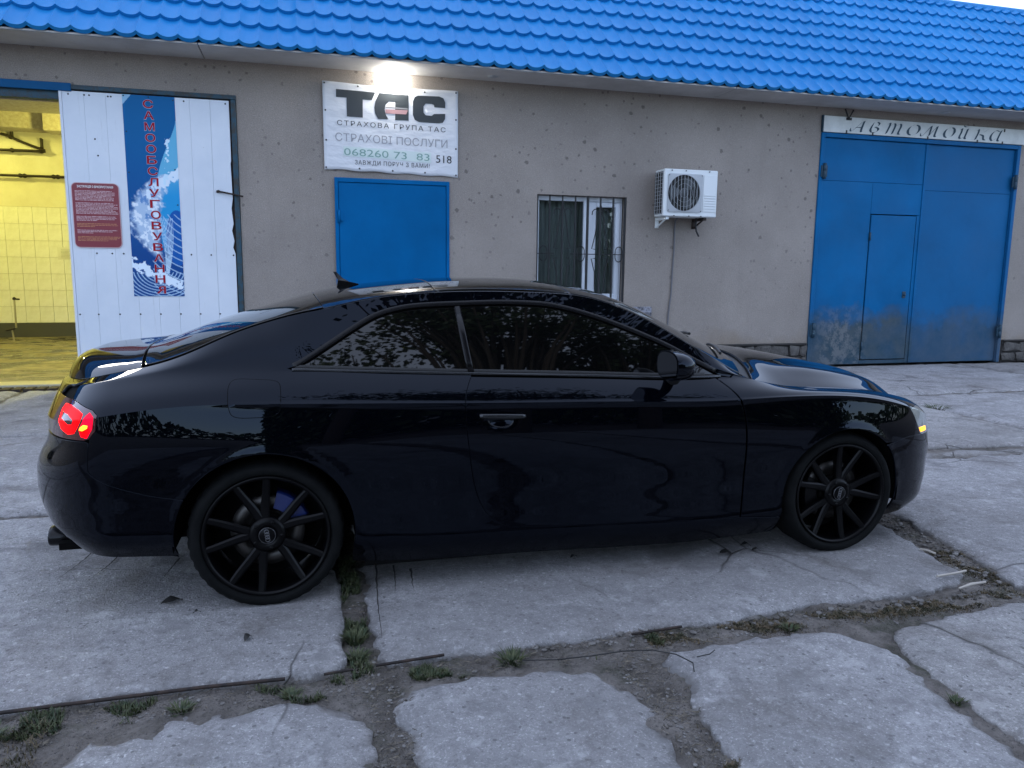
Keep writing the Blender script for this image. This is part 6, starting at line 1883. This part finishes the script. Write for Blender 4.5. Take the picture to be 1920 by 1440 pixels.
def rim_mesh(rot):
    mb = MB()
    mb.lathe([(RR-.004, .020), (RR+.001, .006), (RR-.003, .002), (RR-.010, .004), (RR-.016, .014), (RR-.020, .06), (RR-.030, .20), (RR-.0, .22)], 96, c=(0, YO, 0))
    def spoke(a0, a1, w0, w1):
        r0, r1 = .048, RR-.012
        n = 9; vs_ = []
        for i in range(n):
            t = i/(n-1); r = r0+(r1-r0)*t
            a = a0+(a1-a0)*(1-(1-t)**2.2)
            cx, cz = r*math.cos(a), r*math.sin(a)
            tx, tz = -math.sin(a), math.cos(a)
            w = w0+(w1-w0)*t
            y = YO+.030-.022*t**1.4+.004*math.sin(t*3)
            for (k, d) in ((-1, .030), (-1, .006), (-.55, .0), (.55, .0), (1, .006), (1, .030)):
                vs_.append((cx+tx*w*k, y+d, cz+tz*w*k))
        fs_ = [[6*i+k, 6*i+(k+1) % 6, 6*i+6+(k+1) % 6, 6*i+6+k] for i in range(n-1) for k in range(6)]
        mb.add(vs_, fs_, False)
    for k in range(5):
        c = rot+math.radians(72*k)
        spoke(c+math.radians(5.5), c+math.radians(15), .0195, .0145)
        spoke(c-math.radians(5.5), c-math.radians(15), .0195, .0145)
    mb.lathe([(.0, .050), (.078, .048), (.074, .030), (.060, .022), (.038, .020), (.036, .026), (.0, .026)], 30, c=(0, YO, 0))
    for k in range(5):
        a = rot+math.radians(72*k+36)
        mb.lathe([(0.0, .016), (.006, .016), (.0085, .020), (.0085, .04)], 6, c=(.057*math.cos(a), YO, .057*math.sin(a)))
    return mb
def rings_mesh(rot):
    mb = MB()
    for i in range(4):
        d = (-1.5+i)*.0115
        cx, cz = d*math.cos(rot), d*math.sin(rot)
        mb.tube([(cx+.0085*math.cos(a), YO+.0135, cz+.0085*math.sin(a)) for a in [2*math.pi*q/20 for q in range(21)]], .0015, 5)
    mb.tube([(.033*math.cos(a), YO+.0165, .033*math.sin(a)) for a in [2*math.pi*q/32 for q in range(33)]], .0012, 5)
    return mb
ty = tyre_mesh()
for wi, (wx, rot, rrot) in enumerate(((0.0, math.radians(104), math.radians(97)), (WB, math.radians(78), math.radians(80)))):
    for sg in (1, -1):
        w_ = empty("wheel", (wx, 0, .301), car, 0.0 if sg == 1 else math.pi)
        ty.build("tyre", M['tyre'], w_)
        rim_mesh(rot).build("rim", M['rim'], w_)
        MB().lathe([(0.0, YO+.0145), (.030, YO+.0145), (.034, YO+.018), (.036, YO+.027)], 28).build("centre_cap", M['rim'], w_)
        rings_mesh(rrot).build("emblem_rings", M['emblem'], w_)
        MB().lathe([(.075, YO+.095), (.098, YO+.090), (.100, YO+.086), (.150, YO+.086), (.150, YO+.112), (.098, YO+.112)], 60).build("brake_disc", M['disc'], w_)
        MB().lathe([(0.0, YO+.06), (.07, YO+.06), (.077, YO+.07), (.08, YO+.10), (.0, YO+.10)], 30).build("hub", M['shell'], w_)
        MB().lathe([(.18, YO+.165), (.0, YO+.165)], 36).lathe([(.0, YO+.18), (RR-.03, YO+.18)], 36).build("backing_plate", M['shell'], w_)
        cal = MB(); vs_ = []; k = 8
        ca0 = math.radians(14 if wx == 0 else 150)
        for i in range(k+1):
            a = ca0+math.radians(62)*i/k
            e_ = 0.004*math.sin(math.pi*i/k)
            for (r, y) in ((.100, .074), (.104, .062-e_), (.172, .060-e_), (.178, .070), (.178, .125), (.100, .125)):
                vs_.append((r*math.cos(a), YO+y, r*math.sin(a)))
        cal.add(vs_, [[6*i+q, 6*i+(q+1) % 6, 6*i+6+(q+1) % 6, 6*i+6+q] for i in range(k) for q in range(6)]+[list(range(6)), list(range(6*k, 6*k+6))])
        cal.build("brake_caliper", M['caliper'] if wx == 0 else M['rim'], w_)
# ================================================================== TREES behind the photographer (mirrored in the car's glass and paint)
def tree(x, y, h, crown_r, crown_z, n_leaf, seed, lab, group, lean=(0, 0)):
    r = random.Random(seed)
    root_ = empty("leafy_tree", (x, y, -0.05)); tag(root_, lab, "tree", group)
    tr = MB()
    top = Vector((x+lean[0]*.5+r.uniform(-.3, .3), y+lean[1]*.5+r.uniform(-.3, .3), h*0.66))
    tr.tube([(x, y, -0.1), (x+.05, y+.04, h*0.2), ((x+top.x)/2, (y+top.y)/2, h*0.4), top], [.20, .16, .12, .07], 9)
    cl = []
    for k in range(70):
        a = r.uniform(0, 6.28); el = r.uniform(-0.5, 1.3)
        rad = crown_r*r.uniform(0.25, 1.0)
        e_ = Vector((x+lean[0]+rad*math.cos(a)*math.cos(el), y+lean[1]+rad*math.sin(a)*math.cos(el), crown_z+0.62*rad*math.sin(el)))
        s_ = Vector((x, y, h*r.uniform(0.22, 0.55)))+Vector((lean[0], lean[1], 0))*0.15
        m_ = s_.lerp(e_, 0.5)+Vector((r.uniform(-.2, .2), r.uniform(-.2, .2), r.uniform(0, .4)))
        tr.tube([s_, m_, e_], [.055, .032, .010], 5)
        cl += [(e_, r.uniform(.35, .75)), (m_.lerp(e_, .5), r.uniform(.25, .5))]
    tr.build("trunk", M['bark'], root_)
    lv, lf = [], []
    for _ in range(n_leaf):
        c, q = r.choice(cl)
        d = Vector((r.gauss(0, 1), r.gauss(0, 1), r.gauss(0, .8)))*q*0.5
        p = c+d
        L = r.uniform(.08, .17); a = Vector((r.gauss(0, 1), r.gauss(0, 1), r.gauss(0, .6))).normalized(); b = a.orthogonal().normalized()*L*0.36
        i = len(lv)
        lv += [p-a*L*.5, p+b, p+a*L*.5, p-b]; lf.append([i, i+1, i+2, i+3])
    new_obj("crown", lv, lf, M['leaf'], root_)
G_ = "leafy trees across the yard seen only in the car's reflections"
LB = "dark leafy tree mirrored in the coupe's side windows"
tree(0.9, -5.2, 9.2, 2.3, 6.4, 5000, 1, LB, G_)
tree(2.5, -3.4, 10.0, 2.5, 7.5, 7000, 2, LB, G_, (0.1, 1.9))
tree(4.9, -4.2, 9.6, 2.7, 6.9, 6000, 3, LB, G_, (0.3, 1.2))
# unseen shrub belt added below the crowns to darken the door reflections
r = random.Random(9); lv, lf = [], []
for _ in range(34000):
    x = r.uniform(-0.9, 11.0); y = -8.2+r.gauss(0, .7)+0.5*math.sin(x*1.3); z = r.uniform(0, 1)**0.8*(5.2+2.2*fn(x, 0, .5)+0.9*fn(x, 3, 1.7))
    p = Vector((x, y, z)); L = r.uniform(.14, .30); a = Vector((r.gauss(0, 1), r.gauss(0, 1), r.gauss(0, .6))).normalized(); b = a.orthogonal().normalized()*L*.4
    i = len(lv); lv += [p-a*L*.5, p+b, p+a*L*.5, p-b]; lf.append([i, i+1, i+2, i+3])
tag(new_obj("added_shrub_belt", lv, lf, M['leaf'], None), kind="stuff")

# unseen far wood added to hide the low sky in reflections
lv, lf = [], []
for _ in range(9000):
    a = r.uniform(0, 6.283); R_ = r.uniform(62, 78)
    x, y = R_*math.cos(a), R_*math.sin(a)
    h_ = 5.2+3.2*noise.noise(Vector((math.cos(a)*4, math.sin(a)*4, 1)))
    p = Vector((x, y, r.uniform(-.2, 1)*h_)); L = r.uniform(1.0, 2.2); q = Vector((r.gauss(0, 1), r.gauss(0, 1), r.gauss(0, .7))).normalized(); b = q.orthogonal().normalized()*L*.45
    i = len(lv); lv += [p-q*L*.5, p+b, p+q*L*.5, p-b]; lf.append([i, i+1, i+2, i+3])
tag(new_obj("added_far_wood", lv, lf, M['leaf'], None), kind="stuff")
